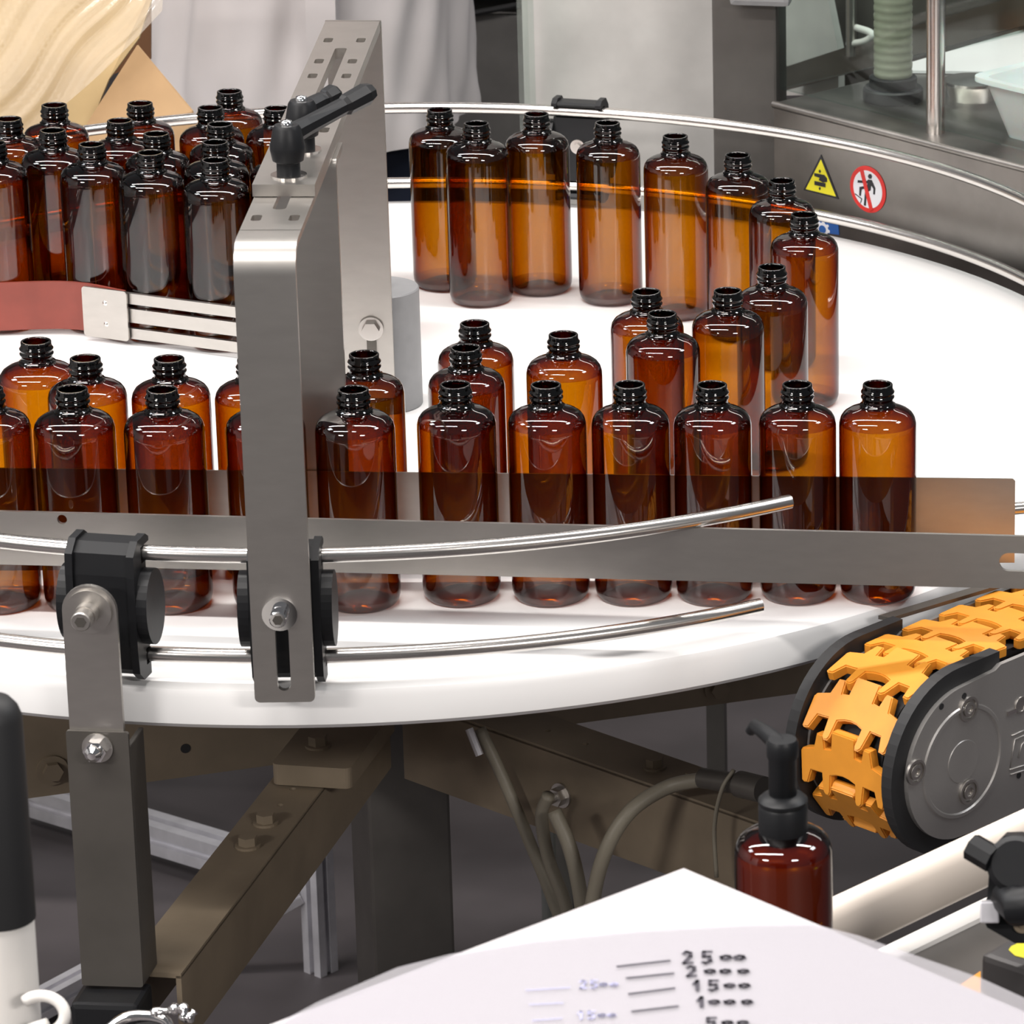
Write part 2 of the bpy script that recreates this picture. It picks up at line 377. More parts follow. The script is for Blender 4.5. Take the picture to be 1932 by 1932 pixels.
# front clamps (black plastic) -------------------------------------------------
def clamp(ad, name, label, far=False):
    """rail clamp at polar angle ad, gripping both rods from outside"""
    er = V((math.cos(math.radians(ad)), math.sin(math.radians(ad)), 0)); et = V((-er.y, er.x, 0)); ez = V((0, 0, 1))
    c = V((CX, CY, 0)) + er * RR
    T = thing(name, label, 'rail clamp', c + V((0, 0, ZL - .016)), 'black clamps on the guide rails')
    bm = NB()      # body: profile in radial/z, extruded along the tangent, hooked round both rods
    prof = [(-.006, ZU + .0105), (.010, ZU + .0105), (.018, ZU + .004), (.020, ZU - .012), (.020, ZL + .012), (.018, ZL - .006), (.010, ZL - .0125), (-.006, ZL - .0125), (-.009, ZL - .009), (-.007, ZL - .0062), (.0065, ZL - .0062), (.0065, ZL + .0062), (-.004, ZL + .0062), (-.004, ZU - .0062), (.0065, ZU - .0062), (.0065, ZU + .0062), (-.007, ZU + .0062), (-.009, ZU + .0085)]
    plate(bm, prof, [], c - et * 0.023, er, ez, 0.046 if er.cross(ez).dot(et) > 0 else -0.046)
    obj('clamp_body', bm, BLACK, T)
    sg_ = 1 if er.cross(ez).dot(et) > 0 else -1
    mid_ = (ZU + ZL) / 2
    for s in (-1, 1):   # flared end flanges with ears, and round side jaws
        bm = NB()
        fl = [(-.010, ZU + .0095), (-.004, ZU + .0135), (.012, ZU + .0130), (.0215, ZU + .004), (.0225, ZU - .012), (.0225, ZL + .012), (.0205, ZL - .008), (.012, ZL - .0155), (-.002, ZL - .0155), (-.002, ZL - .0062), (.0065, ZL - .0062), (.0065, ZL + .0062), (-.002, ZL + .0062), (-.002, ZU - .0062), (.0065, ZU - .0062), (.0065, ZU + .0062), (-.010, ZU + .0062)]
        plate(bm, fl, [], c + et * (s * .0200), er, ez, .0055 * s * sg_); j = obj('end_flange', bm, BLACK, T)
        bm = NB(); cc_ = V((CX, CY, mid_)) + er * (RR + .004)
        P = [(.019 * math.cos(a), .029 * math.sin(a)) for a in [2 * math.pi * i / 32 for i in range(32)]]
        plate(bm, P, [], cc_ + et * (s * .0256), er, ez, (0.008 * s) * sg_); obj('side_jaw', bm, BLACK, T)
    return T, er, et, c
PB = V((-0.2205, -0.4238, 0)); BKT = V((-0.0845, -0.4200, 0))
aP = ang(PB); aB = ang(BKT)
clamp(aP, 'rail_clamp', 'black plastic clamp holding the front rods to the upright post')
clamp(aB, 'rail_clamp', 'black plastic clamp behind the front leg of the steel bridge')
aF = ang(U(1092, 210, ZU))
Tf, er, et, c = clamp(aF, 'rail_clamp', 'black plastic clamp on the far rods behind the bottles')
bm = NB(); p = V((CX, CY, (ZU + ZL) / 2 + .004)) + er * (RR - .004); cyl(bm, p, p - er * .003, .0075, 24); cyl(bm, p - er * .003, p - er * .006, .004, 12); obj('washer_bolt', bm, ROD, Tf)

# upright post ------------------------------------------------------------------
PO = thing('rail_post', 'upright steel post with rounded top strap carrying the front rods', 'post', PB + V((0, 0, ZA)))
er = (PB - V((CX, CY, 0))).normalized(); er = V((0.0, -1, 0)); et = V((1, 0, 0)); ez = V((0, 0, 1))
pf = PB + V((0, -.002, 0))      # front face of strap
P = [(-.0195, -.06), (.0195, -.06)] + [(.0195 * math.cos(math.radians(a)), .070 + .0195 * math.sin(math.radians(a))) for a in range(0, 181, 12)]
bm = NB(); plate(bm, P, [], pf, et, ez, -0.004); strap = obj('strap', bm, STEEL, PO)
bm = NB(); q = pf + V((0, 0, .070)); cyl(bm, q, q + V((0, -.0025, 0)), .0165, 32); cyl(bm, q + V((0, -.0025, 0)), q + V((0, -.012, 0)), .0085, 24)
cyl(bm, q + V((0, -.012, 0)), q + V((0, -.022, 0)), .0072, 24, bev=.0008); obj('socket_screw', bm, STEEL, strap, True, auto=30)
bm = NB(); cyl(bm, q + V((0, -.0221, 0)), q + V((0, -.0225, 0)), .0042, 6); obj('socket', bm, DARKST, strap)
bm = NB()
dz = (ZA - (-.022)); hh = -.022 - ZA
plate(bm, rrect(.001, 0, .045, hh, .002), [], pf + V((0, -.0002, (-.022 + ZA) / 2)), et, ez, .003)
for sx in (-.0195, .0215): box(bm, pf + V((sx, .0185, (-.022 + ZA) / 2 - .006)), (.004, .036, hh - .012), bev=.0012)
obj('channel', bm, DARKST, PO)
bm = NB(); q = pf + V((.001, -.0032, -.0345)); hexbolt(bm, q + V((0, -.0005, 0)), V((0, -1, 0)), .0085, .0085); lathe(bm, [(.0065, 0), (.006, .004), (.003, .007), (0, .0075)], q + V((0, -.009, 0)), 16, (0, -1, 0)); obj('cap_nut', bm, CHROME, strap, True, auto=35)
bm = NB(); lathe(bm, [(0, .0012), (.0112, .0012), (.0115, 0)], q + V((0, -.0001, 0)), 28, (0, -1, 0)); obj('washer', bm, STEEL, strap)
bm = NB(); box(bm, PB + V((.001, -.0095, ZA - .032)), (.05, .040, .058), bev=.004); obj('foot_block', bm, BLACK, PO)

# ------------------------------------------------------------------ steel bridge over the bottles
BR = thing('steel_bridge', 'folded steel strap bridge reaching over the bottles from front rail to centre hub', 'bracket', BKT + V((0, 0, .002)))
ZBR = 0.345
fl = U(441, 490, ZBR - .005); 
bdir = (U(670, 58, ZBR) - U(498, 470, ZBR)); bdir.z = 0; bdir.normalize(); bs = V((bdir.y, -bdir.x, 0))   # bs: to the right
WB = 0.0425
f0 = V((BKT.x, BKT.y, 0))
# front leg + bend + flat arm as one folded strip (profile along bdir / z), with slot in the leg
def strip(bm, path, w, th):
    """extrude an open profile path (points d,z) sideways"""
    n = len(path); nrm = []
    for i in range(n):
        a = path[max(i - 1, 0)]; b = path[min(i + 1, n - 1)]; d = V((b[0] - a[0], b[1] - a[1])).normalized(); nrm.append(V((-d.y, d.x)))
    inner = [(p[0] + k.x * th, p[1] + k.y * th) for p, k in zip(path, nrm)]
    Lp = list(path) + inner[::-1]
    vs = []
    for s in (-1, 1): vs.append([bm.verts.new(f0 + bdir * p[0] + bs * (s * w / 2) + V((0, 0, p[1]))) for p in Lp])
    N_ = len(Lp)
    for i in range(N_): bm.faces.new((vs[0][i], vs[0][(i + 1) % N_], vs[1][(i + 1) % N_], vs[1][i]))
    for i in range(n - 1):
        for k in (0, 1): bm.faces.new((vs[k][i], vs[k][i + 1], vs[k][N_ - 2 - i], vs[k][N_ - 1 - i]))
RB = 0.022
def arc2(cx_, cz_, r, a0, a1, n=8): return [(cx_ + r * math.cos(math.radians(a0 + (a1 - a0) * i / n)), cz_ + r * math.sin(math.radians(a0 + (a1 - a0) * i / n))) for i in range(n + 1)]
bm = NB()
slot_c = (0, .030)
plate(bm, [(WB / 2, .14), (-WB / 2, .14)] + [p for p in rrect(0, .002 + .07, WB, .14, .004) if p[1] < .05], [rrect(0, .036, .0095, .05, .0047)], f0 + V((0, 0, 0)), bs, V((0, 0, 1)), -.005)
strip(bm, [(0, .140), (0, ZBR - RB)] + arc2(RB, ZBR - RB, RB, 180, 90)[1:] + [(RB + .02, ZBR)], WB, -.005)
def hole_pair(d): return [rrect(-.0132, d, .0072, .0150, .0025, 3), rrect(.0132, d, .0072, .0150, .0025, 3)]
def dalong(x, y): p = U(x, y, ZBR); return (p - f0).dot(bdir)
d_slot0, d_end = dalong(560, 395), dalong(660, 120)
Lf = dalong(600, 300)
holes = hole_pair(dalong(524, 411)) + [rrect(0, (d_slot0 + Lf + .05) / 2, .0095, Lf + .05 - d_slot0, .004)]
plate(bm, [(-WB / 2, RB + .019), (WB / 2, RB + .019), (WB / 2, Lf + .10), (-WB / 2, Lf + .10)], holes, f0 + V((0, 0, ZBR)), bs, bdir, -.005)
obj('front_strap', bm, STEEL, BR, True, auto=30)
# upper plate carried on to the rear leg
d0 = dalong(536, 372); d1 = (V((CX, CY - .041, 0)) - f0).dot(bdir)
hs = []
for x, y in ((548, 308), (573, 268), (625, 165), (634, 137), (653, 97)): hs += hole_pair(dalong(x, y))
hs.append(rrect(0, (dalong(612, 225) + dalong(643, 112)) / 2, .0095, dalong(643, 112) - dalong(612, 225), .003))
bm = NB(); TU = .009
plate(bm, [(-WB / 2 - .001, d0), (WB / 2 + .001, d0), (WB / 2 + .001, d1 - .008), (-WB / 2 - .001, d1 - .008)], hs, f0 + V((0, 0, ZBR + .0005)), bs, bdir, TU)
strip(bm, [(d1 - .009, ZBR + .0005 + TU)] + arc2(d1 - .006, ZBR + .0005 + TU - .006, .006, 90, 0, 4) + [(d1, .02)], WB + .003, -.005)
rs_ = obj('rear_strap', bm, STEEL, BR, True, auto=30)
# rear leg bolt
ql = f0 + bdir * (d1 - .006); ql.z = .081; 
bm = NB(); q = PL(700, 620, ql, bdir); cyl(bm, q, q - bdir * .002, .0105, 24); hexbolt(bm, q - bdir * .002, -bdir, .0075, .006); obj('bolt', bm, ROD, rs_)
bm = NB(); q2 = q + bdir * .001; box(bm, q2 - V((0, 0, .028)), (.008, .004, .04), (bs, bdir, V((0, 0, 1)))); obj('slot', bm, DARKST, rs_)
bm = NB(); box(bm, f0 + bdir * (d1 + .004) + V((0, 0, .06)), (.036, .010, .05), (bs, bdir, V((0, 0, 1)))); obj('hub_pad', bm, GREY, rs_)
# second hanging strap that carries the inner guide sheet
dm = dalong(640, 300) if False else dalong(585, 372)
GIa, GIb = V((-0.42, -0.2085, 0)), V((0.419, -0.1115, 0)); gi = (GIb - GIa).normalized(); gn = V((-gi.y, gi.x, 0))
tpar = ((GIa - f0).dot(gn)) / bdir.dot(gn); dm = tpar + .003
bm = NB(); strip(bm, [(dm, .072), (dm, ZBR - .0125)] + arc2(dm + .006, ZBR - .0115, .006, 180, 90, 4)[1:] + [(dm + .05, ZBR - .0055)], WB + .006, -.005)
obj('hanging_strap', bm, STEEL, BR, True, auto=30)
# front leg screw
q = f0 + V((0, 0, .069)) - bdir * .0; nF = V((0, 0, 1)).cross(bs); nF = nF if nF.y < 0 else -nF
q = PL(528, 1158, f0, nF)
bm = NB(); cyl(bm, q, q + nF * .002, .0125, 32); cyl(bm, q + nF * .002, q + nF * .013, .0062, 24, bev=.0008); obj('socket_screw', bm, CHROME, BR, True, auto=30)
bm = NB(); cyl(bm, q + nF * .0131, q + nF * .0134, .0038, 6); obj('socket', bm, DARKST, BR)
# clamping levers
def lever(p, tip, label):
    p = V(p)
    T = thing('clamping_lever', label, 'lever', p, 'black levers on the steel bridge')
    bm = NB(); lathe(bm, [(0, 0), (.013, 0), (.013, .0018), (0, .0018)], p, 32); obj('washer', bm, ROD, T)
    bm = NB(); lathe(bm, [(0, .0018), (.0085, .0018), (.0085, .011), (.0112, .0125), (.0126, .020), (.0126, .0235), (.0100, .0365), (.0085, .0390), (0, .0395)], p, 24); hub = obj('lever_hub', bm, BLACK, T, True, auto=30)
    bm = NB(); lathe(bm, [(.0045, .0394), (.0040, .042), (0, .0432)], p, 14); obj('screw', bm, CHROME, hub, True)
    t = V(tip); a = p + V((0, 0, .030)); d = (t - a); L = d.length; d.normalize(); x, y, n = frame(d)
    bm = NB(); rs = []
    for s, w, h in ((.004, .0055, .0075), (.02, .0048, .0065), (L * .66, .0052, .0058), (L * .70, .0068, .0070), (L * .93, .0072, .0075), (L, .0058, .0055)):
        cpt = a + d * s
        rs.append([bm.verts.new(cpt + x * (w * math.cos(k) * 1.15) + y * (h * math.sin(k) * 1.15)) for k in [math.radians(22.5 + 45 * i) for i in range(8)]])
    loft(bm, rs); cap(bm, rs[0]); cap(bm, rs[-1]); obj('handle', bm, BLACK, T)
    return T
zt = ZBR + .0005 + TU
p1 = U(545, 333, zt); p2 = U(573, 285, zt)
tip1 = AD(700, 172, (p1 - CAM).dot(FW) + .05); tip2 = AD(640, 188, (p2 - CAM).dot(FW) + .04)
lever(p1, tip1, 'front black clamping lever with long handle on the steel bridge')
lever(p2, p2 + V((0, 0, .03)) + (tip1 - p1 - V((0, 0, .03))) * 0.42, 'rear black clamping lever, mostly hidden behind the front one')

# ------------------------------------------------------------------ guide sheets
GS = thing('inner_guide_sheet', 'straight steel sheet standing between the front bottle row and the row behind', 'guide sheet', (GIa + GIb) / 2 + V((0, 0, .012)))
za, zb = PL(60, 884, GIa, gn), PL(1916, 903.5, GIa, gn)
La = (GIb - GIa).length; sa, sb_ = (za - GIa).dot(gi), (zb - GIa).dot(gi); slope = (zb.z - za.z) / (sb_ - sa); z0 = za.z - slope * sa
bm = NB(); plate(bm, [(0, .012), (La, .012), (La, z0 + slope * La - .002), (La - .002, z0 + slope * La), (0, z0)], [], GIa, gi, V((0, 0, 1)), -.0015)
obj('sheet', bm, STEEL, GS)
bm = NB(); tube(bm, [GIa + gi * (sb_ - .004) + gn * .006 + V((0, 0, .055)), GIb + gi * .05 + gn * .02 + V((0, 0, .055)), GIb + gi * .12 + gn * .05 + V((0, 0, .055))], .005, 12); obj('holding_rod', bm, ROD, GS, True, auto=40)
FY = -0.2815
FP = thing('front_guide_plate', 'long flat steel plate before the first bottle row, slotted at its right end', 'guide plate', (0.05, FY, .047))
fn = V((0, 1, 0))
def fp(x, y): p = PL(x, y, (0, FY, 0), fn); return (p.x, p.z)
x0_, zt0 = fp(-20, 964.5); xe, zte = fp(1932, 1012)
xe2 = .62; k1 = (zte - zt0) / (xe - x0_); xb0, zb0 = fp(0, 1065); xb1, zb1 = fp(1932, 1111); k2 = (zb1 - zb0) / (xb1 - xb0)
lx = -.62
bm = NB()
hx, hz = fp(117, 980); sx0, sz0 = fp(1885, 1060)
plate(bm, [(lx, zb0 + k2 * (lx - xb0)), (xe2, zb0 + k2 * (xe2 - xb0)), (xe2, zt0 + k1 * (xe2 - x0_)), (lx, zt0 + k1 * (lx - x0_))], [circ(hx, hz, .0037, 16), rrect(sx0 + .03, sz0, .06, .0145, .0072)], (0, FY, 0), V((1, 0, 0)), V((0, 0, 1)), -.003)
obj('plate', bm, STEEL, FP)
# left centre guide: red belt + steel joint + three slats
CG = thing('centre_guide', 'low guide of red rubber strip joined to three steel slats behind the front bottles', 'guide', (-.427, .411, .004))
ga, gb, gc_, gd = V((-.70, .36, 0)), V((-.545, .4225, 0)), V((-.482, .4335, 0)), V((-.427, .4115, 0))
ge = V((-.200, .3445, 0))
path = smooth_path([ga, V((-.62, .398, 0)), gb, gc_, gd], 6)
bm = NB(); vs = []
for i, p in enumerate(path):
    t = (path[min(i + 1, len(path) - 1)] - path[max(i - 1, 0)]).normalized(); n = V((-t.y, t.x, 0))
    vs.append([bm.verts.new(p + n * q + V((0, 0, z))) for q, z in ((-.0015, .005), (.0015, .005), (.0015, .050), (-.0015, .050))])
loft(bm, vs); cap(bm, vs[0]); cap(bm, vs[-1]); obj('red_strip', bm, RED, CG, True, auto=40)
td = (ge - gd).normalized(); nd = V((-td.y, td.x, 0)); nd = nd if nd.y < 0 else -nd
for z, h in ((.0435, .010), (.0275, .013), (.0105, .010)):
    bm = NB(); box(bm, (gd + ge) / 2 + nd * .000 + V((0, 0, z)), ((ge - gd).length, .004, h), (td, nd, V((0, 0, 1)))); obj('slat', bm, STEEL, CG)
jc = gd - td * .018 + nd * .004
bm = NB(); plate(bm, rrect(0, 0, .046, .047, .003), [], jc + V((0, 0, .0275)), td, V((0, 0, 1)), .002 if td.cross(V((0, 0, 1))).dot(nd) > 0 else -.002); jp = obj('joint_plate', bm, STEEL, CG)
for z in (.0375, .0175):
    bm = NB(); q = jc + nd * .002 + V((.0005, 0, z)); lathe(bm, [(0, .0016), (.0012, .0015), (.0026, 0)], q, 12, nd); obj('rivet', bm, ROD, jp, True)

# ------------------------------------------------------------------ amber bottles
HBOT = 0.17266
def bottle_meshes():
    bm = NB(); R_ = .0298
    prof = [(0, .0075), (.010, .0070), (.018, .0045), (.0225, .0012), (.0245, 0), (.0265, .0010), (.0285, .0040), (.0295, .0080), (R_, .013), (R_, .1375), (.0296, .1418), (.0285, .1458), (.0264, .1489), (.0232, .1511), (.0194, .1526), (.0160, .1536), (.0142, .1542)]
    lathe(bm, prof, (0, 0, 0), 56, mats=[1] * 7 + [0] * 3 + [2] * 6)
    me = bpy.data.meshes.new('bottle_body'); bmesh.ops.recalc_face_normals(bm, faces=bm.faces); bm.to_mesh(me); bm.free()
    me.materials.append(AMBER); me.materials.append(AMBERB); me.materials.append(AMBERS); me.shade_smooth()
    bm = NB()
    prof = [(.0142, .1542), (.0134, .1548), (.0130, .1552), (.0139, .1557), (.0139, .1564), (.0124, .1570), (.0120, .1588), (.0120, .1612), (.0128, .1620), (.0129, .1630), (.0121, .1640), (.0120, .1652), (.0128, .1660), (.0129, .1670), (.0119, .1682), (.01155, .1700), (.01155, .1722), (.01125, .17266), (.0100, .17266), (.0098, .1715), (.0098, .158), (.0122, .1545)]
    lathe(bm, prof, (0, 0, 0), 40)
    me2 = bpy.data.meshes.new('bottle_neck'); bmesh.ops.recalc_face_normals(bm, faces=bm.faces); bm.to_mesh(me2); bm.free()
    me2.materials.append(AMBERN); me2.shade_smooth()
    return me, me2
ME_B, ME_N = bottle_meshes()
def place_bottle(x, y, label, group, z=0.0):
    T = thing('amber_bottle', label, 'bottle', (x, y, z), group)
    for nm, me in (('bottle_body', ME_B), ('neck', ME_N)):
        o = bpy.data.objects.new(nm, me); COL.objects.link(o); o.parent = T
    return T
ORD = ['rightmost', 'second from the right', 'third from the right', 'fourth from the right', 'fifth from the right', 'sixth from the right', 'seventh from the right', 'eighth from the right', 'ninth from the right', 'tenth from the right', 'leftmost']
front = [(1656, 724.4), (1504, 724.6), (1343.3, 725.6), (1188.3, 724.8), (1029.8, 725.5), (858.8, 725), (666.4, 734.3), (497, 734), (305.4, 734.5), (135.5, 733.4), (-24, 733)]
g = 'empty amber bottles on the white disc'
for (x, y), w in zip(front, ORD):
    p = U(x, y, HBOT); place_bottle(p.x, p.y, 'empty amber bottle in the front row between steel guides, ' + w, g)
mid = [(67.5, 643, 'amber bottle standing alone behind the front row, nearest the red strip'), (160.6, 675.4, 'amber bottle second from the left in the short row behind the inner guide sheet'),
       (318.8, 676, 'amber bottle with clear neck view left of the bridge, in the second row'), (476, 677, 'amber bottle in the second row half hidden behind the bridge front leg'),
       (686.6, 667.7, 'amber bottle right of the bridge leg, in front of the grey hub'), (878, 656, 'front one of the two touching amber bottles right of the grey hub'), (895.5, 609.9, 'rear one of the two touching amber bottles right of the grey hub'),
       (1062.7, 630.7, 'single amber bottle in the middle of the disc behind the front row'), (1249.4, 591.3, 'front amber bottle of the touching pair at centre right of the disc'), (1219.7, 549.9, 'rear amber bottle of the touching pair at centre right of the disc'),
       (1373, 548.2, 'amber bottle just right of the touching pair, bright orange body'), (1456.2, 503.4, 'amber bottle second from the right in the curving file'), (1517, 404.2, 'rightmost amber bottle of the curving file, whole body visible to the base'),
       (1475, 340.3, 'amber bottle directly behind the rightmost one, below the warning triangle'), (1392, 292, 'sixth amber bottle from the left in the far row'), (1274, 256.2, 'fifth amber bottle from the left in the far row'), (1146, 231.4, 'fourth amber bottle from the left in the far row, beside far clamp'),
       (1011.7, 214.7, 'third amber bottle from the left in the far row, glowing orange'), (898.6, 232.3, 'second amber bottle from the left in the far row, standing forward of its neighbours'), (829.5, 206.4, 'leftmost amber bottle of the far row, right of the bridge rear leg')]
for x, y, l in mid:
    p = U(x, y, HBOT); place_bottle(p.x, p.y, l, g)
clus = [(-.5515, .453, 'amber bottle cut by the left picture edge, behind the red strip'), (-.464, .461, 'amber bottle directly behind the joint of red strip and steel plate'), (-.405, .439, 'amber bottle behind the left end of the steel slats'), (-.342, .421, 'amber bottle behind the steel slats, next to the bridge front leg'),
        (-.2815, .424, 'amber bottle behind the slats, its left shoulder showing beside the bridge plate'), (-.222, .408, 'amber bottle seen in the gap between bridge leg and rear leg, lower one'), (-.237, .4695, 'amber bottle seen in the gap between bridge legs, farther one'),
        (-.512, .5045, 'amber bottle in the packed group, second back from the red strip'), (-.417, .5045, 'amber bottle in the packed group behind the one at the slats left end'), (-.3575, .482, 'amber bottle in the packed group, second back in the line beside the bridge'), (-.297, .4855, 'amber bottle mostly hidden under the bridge levers'),
        (-.563, .540, 'amber bottle near the left picture edge with orange light in its shoulder'), (-.462, .5465, 'amber bottle in the packed group left of the cardboard corner'), (-.369, .5455, 'amber bottle in the packed group, third back in the line beside the bridge'),
        (-.537, .595, 'amber bottle at the back left in front of the plastic bag'), (-.461, .6115, 'amber bottle at the back standing before the brown cardboard flap'), (-.393, .604, 'amber bottle at the back before the white coat, shorter looking of the pair'), (-.391, .667, 'rearmost amber bottle of the packed group, tallest in the picture'), (-.332, .610, 'amber bottle at the back just left of the clamping levers')]
for x, y, l in clus: place_bottle(x, y, l, g)

# ------------------------------------------------------------------ orange chain conveyor
uc = V((.6, .8, 0)); vc = V((.8, -.6, 0)); ez = V((0, 0, 1))
cc0 = V((0.3729, -.2535, 0))                  # a point on the chain centre line
NR = .0665                                     # nose radius of the chain path
sN = (V((0.392, -.315, 0)) - cc0).dot(uc)      # nose axis along uc
ax0 = cc0 + uc * sN + V((0, 0, -NR - .004))
CV = thing('chain_conveyor', 'conveyor end with orange plastic chain links, black rim and silver side plate', 'conveyor', ax0 + V((0, 0, -.083)))
half = [(0, .0245), (.0112, .0245), (.0120, .0235), (.0125, .0100), (.0185, .0092), (.0200, .0180), (.0212, .0195), (.0272, .0190), (.0300, .0070), (.0415, .0037), (.0432, .0012), (.0420, -.0225), (.0400, -.0238), (.0355, -.0230), (.0320, -.0120), (.0215, -.0115), (.0198, -.0255), (.0175, -.0280), (.0140, -.0278), (.0125, -.0250), (.0122, -.0115), (.0060, -.0095), (0, -.0088)]
poly = half + [(-a, b) for a, b in reversed(half[1:-1])]
def link_mesh():
    bm = NB(); th = .0075
    A = [bm.verts.new((a, b, 0)) for a, b in poly]; f = bm.faces.new(A)
    r = bmesh.ops.extrude_face_region(bm, geom=[f]); vs = [e for e in r['geom'] if isinstance(e, bmesh.types.BMVert)]
    for v in vs: v.co.z -= th
    bmesh.ops.recalc_face_normals(bm, faces=bm.faces)
    top = [e for e in bm.edges if abs(e.verts[0].co.z) < 1e-6 and abs(e.verts[1].co.z) < 1e-6]
    bmesh.ops.bevel(bm, geom=top, offset=.0010, segments=2, affect='EDGES')
    cyl(bm, (-.0195, -.0225, -.0060), (.0195, -.0225, -.0060), .0036, 12); cyl(bm, (-.0118, .0200, -.0062), (.0118, .0200, -.0062), .0050, 14)
    bmesh.ops.triangulate(bm, faces=[f for f in bm.faces if len(f.verts) > 4])
    me = bpy.data.meshes.new('chain_link'); bm.to_mesh(me); bm.free(); me.materials.append(ORANGE); return me
ME_L = link_mesh(); PITCHC = .0418
def chain_at(s):
    """path parameter: s>0 top run beyond the nose, then round the nose and back underneath"""
    if s >= 0: return ax0 + uc * s + ez * NR, uc, ez
    a = -s / NR
    if a <= math.pi: return ax0 + ez * (NR * math.cos(a)) - uc * (NR * math.sin(a)), uc * math.cos(a) + ez * math.sin(a), ez * math.cos(a) - uc * math.sin(a)
    q = a * NR - math.pi * NR; return ax0 - ez * NR + uc * q, -uc, -ez
s0 = (V((0.3399, -.2252, 0)) - ax0).dot(uc) + .0235
k0 = math.floor(s0 / PITCHC); s_first = s0 - k0 * PITCHC
for i in range(-9, 10):
    s = s_first + i * PITCHC
    c, t, n = chain_at(s)
    if s > .34: continue
    o = bpy.data.objects.new('chain_link', ME_L); COL.objects.link(o); o.parent = CV
    M = Matrix((vc, t, n)).transposed().to_4x4(); M.translation = c + n * .0025 + V((0, 0, ZT)) - wloc(CV); o.matrix_local = M
def stadium(r, L, n=28):
    P = [(-r * math.sin(math.radians(a)), r * math.cos(math.radians(a))) for a in [180 * i / n for i in range(n + 1)]]
    return [(L, r)] + P + [(L, -r)]
LEN = .36
# inner drum/bed
bm = NB(); plate(bm, stadium(NR - .008, LEN), [], ax0 - vc * .030, uc, ez, -.060 if uc.cross(ez).dot(vc) < 0 else .060); obj('chain_bed', bm, BLACKR, CV)
sg = 1 if uc.cross(ez).dot(vc) > 0 else -1
for s, nm in ((-1, 'far_rim'), (1, 'near_rim')):
    off = .0445 if s > 0 else -.0445
    bm = NB(); P = stadium(NR + .008, .045)
    plate(bm, P, [], ax0 + vc * off, uc, ez, .010 * s * sg); obj(nm, bm, BLACKR, CV)
# silver side plates
for s in (1, -1):
    bm = NB(); P = stadium(NR - .004, LEN)
    base = ax0 + vc * (.0545 * s - (0.012 * s if s < 0 else 0)) + V((0, 0, 0))
    P2 = [(LEN, NR - .001), (.042, NR - .001), (.036, NR - .004)] + [(-(NR - .006) * math.sin(math.radians(a)), (NR - .006) * math.cos(math.radians(a))) for a in [4 + 172 * i / 30 for i in range(31)]] + [(.030, -NR + .004), (.040, -NR - .004), (LEN, -NR - .004)]
    plate(bm, P2, [], base, uc, ez, .004 * s * sg); sp = obj('side_plate', bm, SILVER, CV)
    if s > 0:
        fc = base + vc * .004
        def ringm(bm, r0, r1, h, n=56):
            pr = [(r0, 0), (r0 + .0006, h), (r1 - .0006, h), (r1, 0)]
            lathe(bm, pr, fc, n, vc)
        bm = NB(); lathe(bm, [(.0450, 0), (.0440, .0013), (.0415, .0013), (.0405, 0)], fc, 64, vc); obj('bearing_cover', bm, SILVER, sp, True, auto=25)
        bm = NB(); lathe(bm, [(.0170, 0), (.0165, .0006), (0, .0006)], fc, 48, vc); obj('cover_cap', bm, SILVER, sp, True, auto=25)
        for x, y in ((1826, 1337), (1726, 1456), (1826, 1493)):
            q = PL(x, y, fc, vc)
            bm = NB(); lathe(bm, [(.0100, 0), (.0098, .0020), (.0080, .0020), (.0078, .0004), (0, .0004)], q, 24, vc); lathe(bm, [(.0062, .0004), (.0058, .0022), (.0036, .0024), (.0034, .0010), (0, .0010)], q, 20, vc); obj('screw', bm, STEEL, sp, True, auto=25)
        for x, y in ((1776, 1333), (1819, 1313), (1922, 1463)):
            q = PL(x, y, fc, vc); bm = NB(); cyl(bm, q, q + vc * .0004, .0025, 14); obj('pin_hole', bm, BLACKR, sp)
        q = PL(1926, 1330, fc, vc); bm = NB(); lathe(bm, [(.007, 0), (.0068, .001), (.0052, .001), (.005, .0002), (0, .0002)], q, 20, vc); obj('screw', bm, STEEL, sp, True, auto=25)
        q = PL(1908, 1343, fc, vc); bm = NB(); box(bm, q + vc * .0006, (.010, .0012, .0035), (uc, vc, ez)); obj('tab', bm, ROD, sp)
        # embossed emblem, partly in frame
        bm = NB()
        def rib(pts, w=.0012):
            tube(bm, [PL(x, y, fc, vc) + vc * .0003 for x, y in pts], w * .6, 6)
        rib([(1906, 1448), (1914, 1395), (1960, 1375)]); rib([(1904, 1452), (1960, 1436)]); rib([(1906, 1461), (1960, 1445)]); rib([(1921, 1430), (1927, 1405), (1938, 1392), (1950, 1392)]); rib([(1908, 1388), (1945, 1372)])
        obj('embossed_emblem', bm, SILVER, sp, True)
bm = NB(); box(bm, ax0 + uc * .26 - ez * (NR + .02), (.20, .05, .03), (uc, vc, ez)); obj('under_beam', bm, CHAR, CV)
bm = NB(); box(bm, ax0 + uc * .33 + V((0, 0, -.48)), (.06, .06, .66), (uc, vc, ez), .003); obj('stand_leg', bm, DARKST, CV)
bm = NB(); box(bm, ax0 + uc * .33 + V((0, 0, -.818 + .006)), (.2, .2, .012), (uc, vc, ez), .003); obj('stand_foot', bm, DARKST, CV)
# transfer strip between disc and chain
st0, st1 = U(1657, 1168, 0.0005), U(1950, 1080, .0005); tt = (st1 - st0).normalized(); 
TS = NB(); st_n = V((tt.y, -tt.x, 0))
plate(TS, [(0, 0), (.004, -.010), (.40, -.010), (.40, .0)], [], st0, tt, V((-tt.y, tt.x, 0)), .003)
obj('transfer_strip', TS, DARKST, CV)

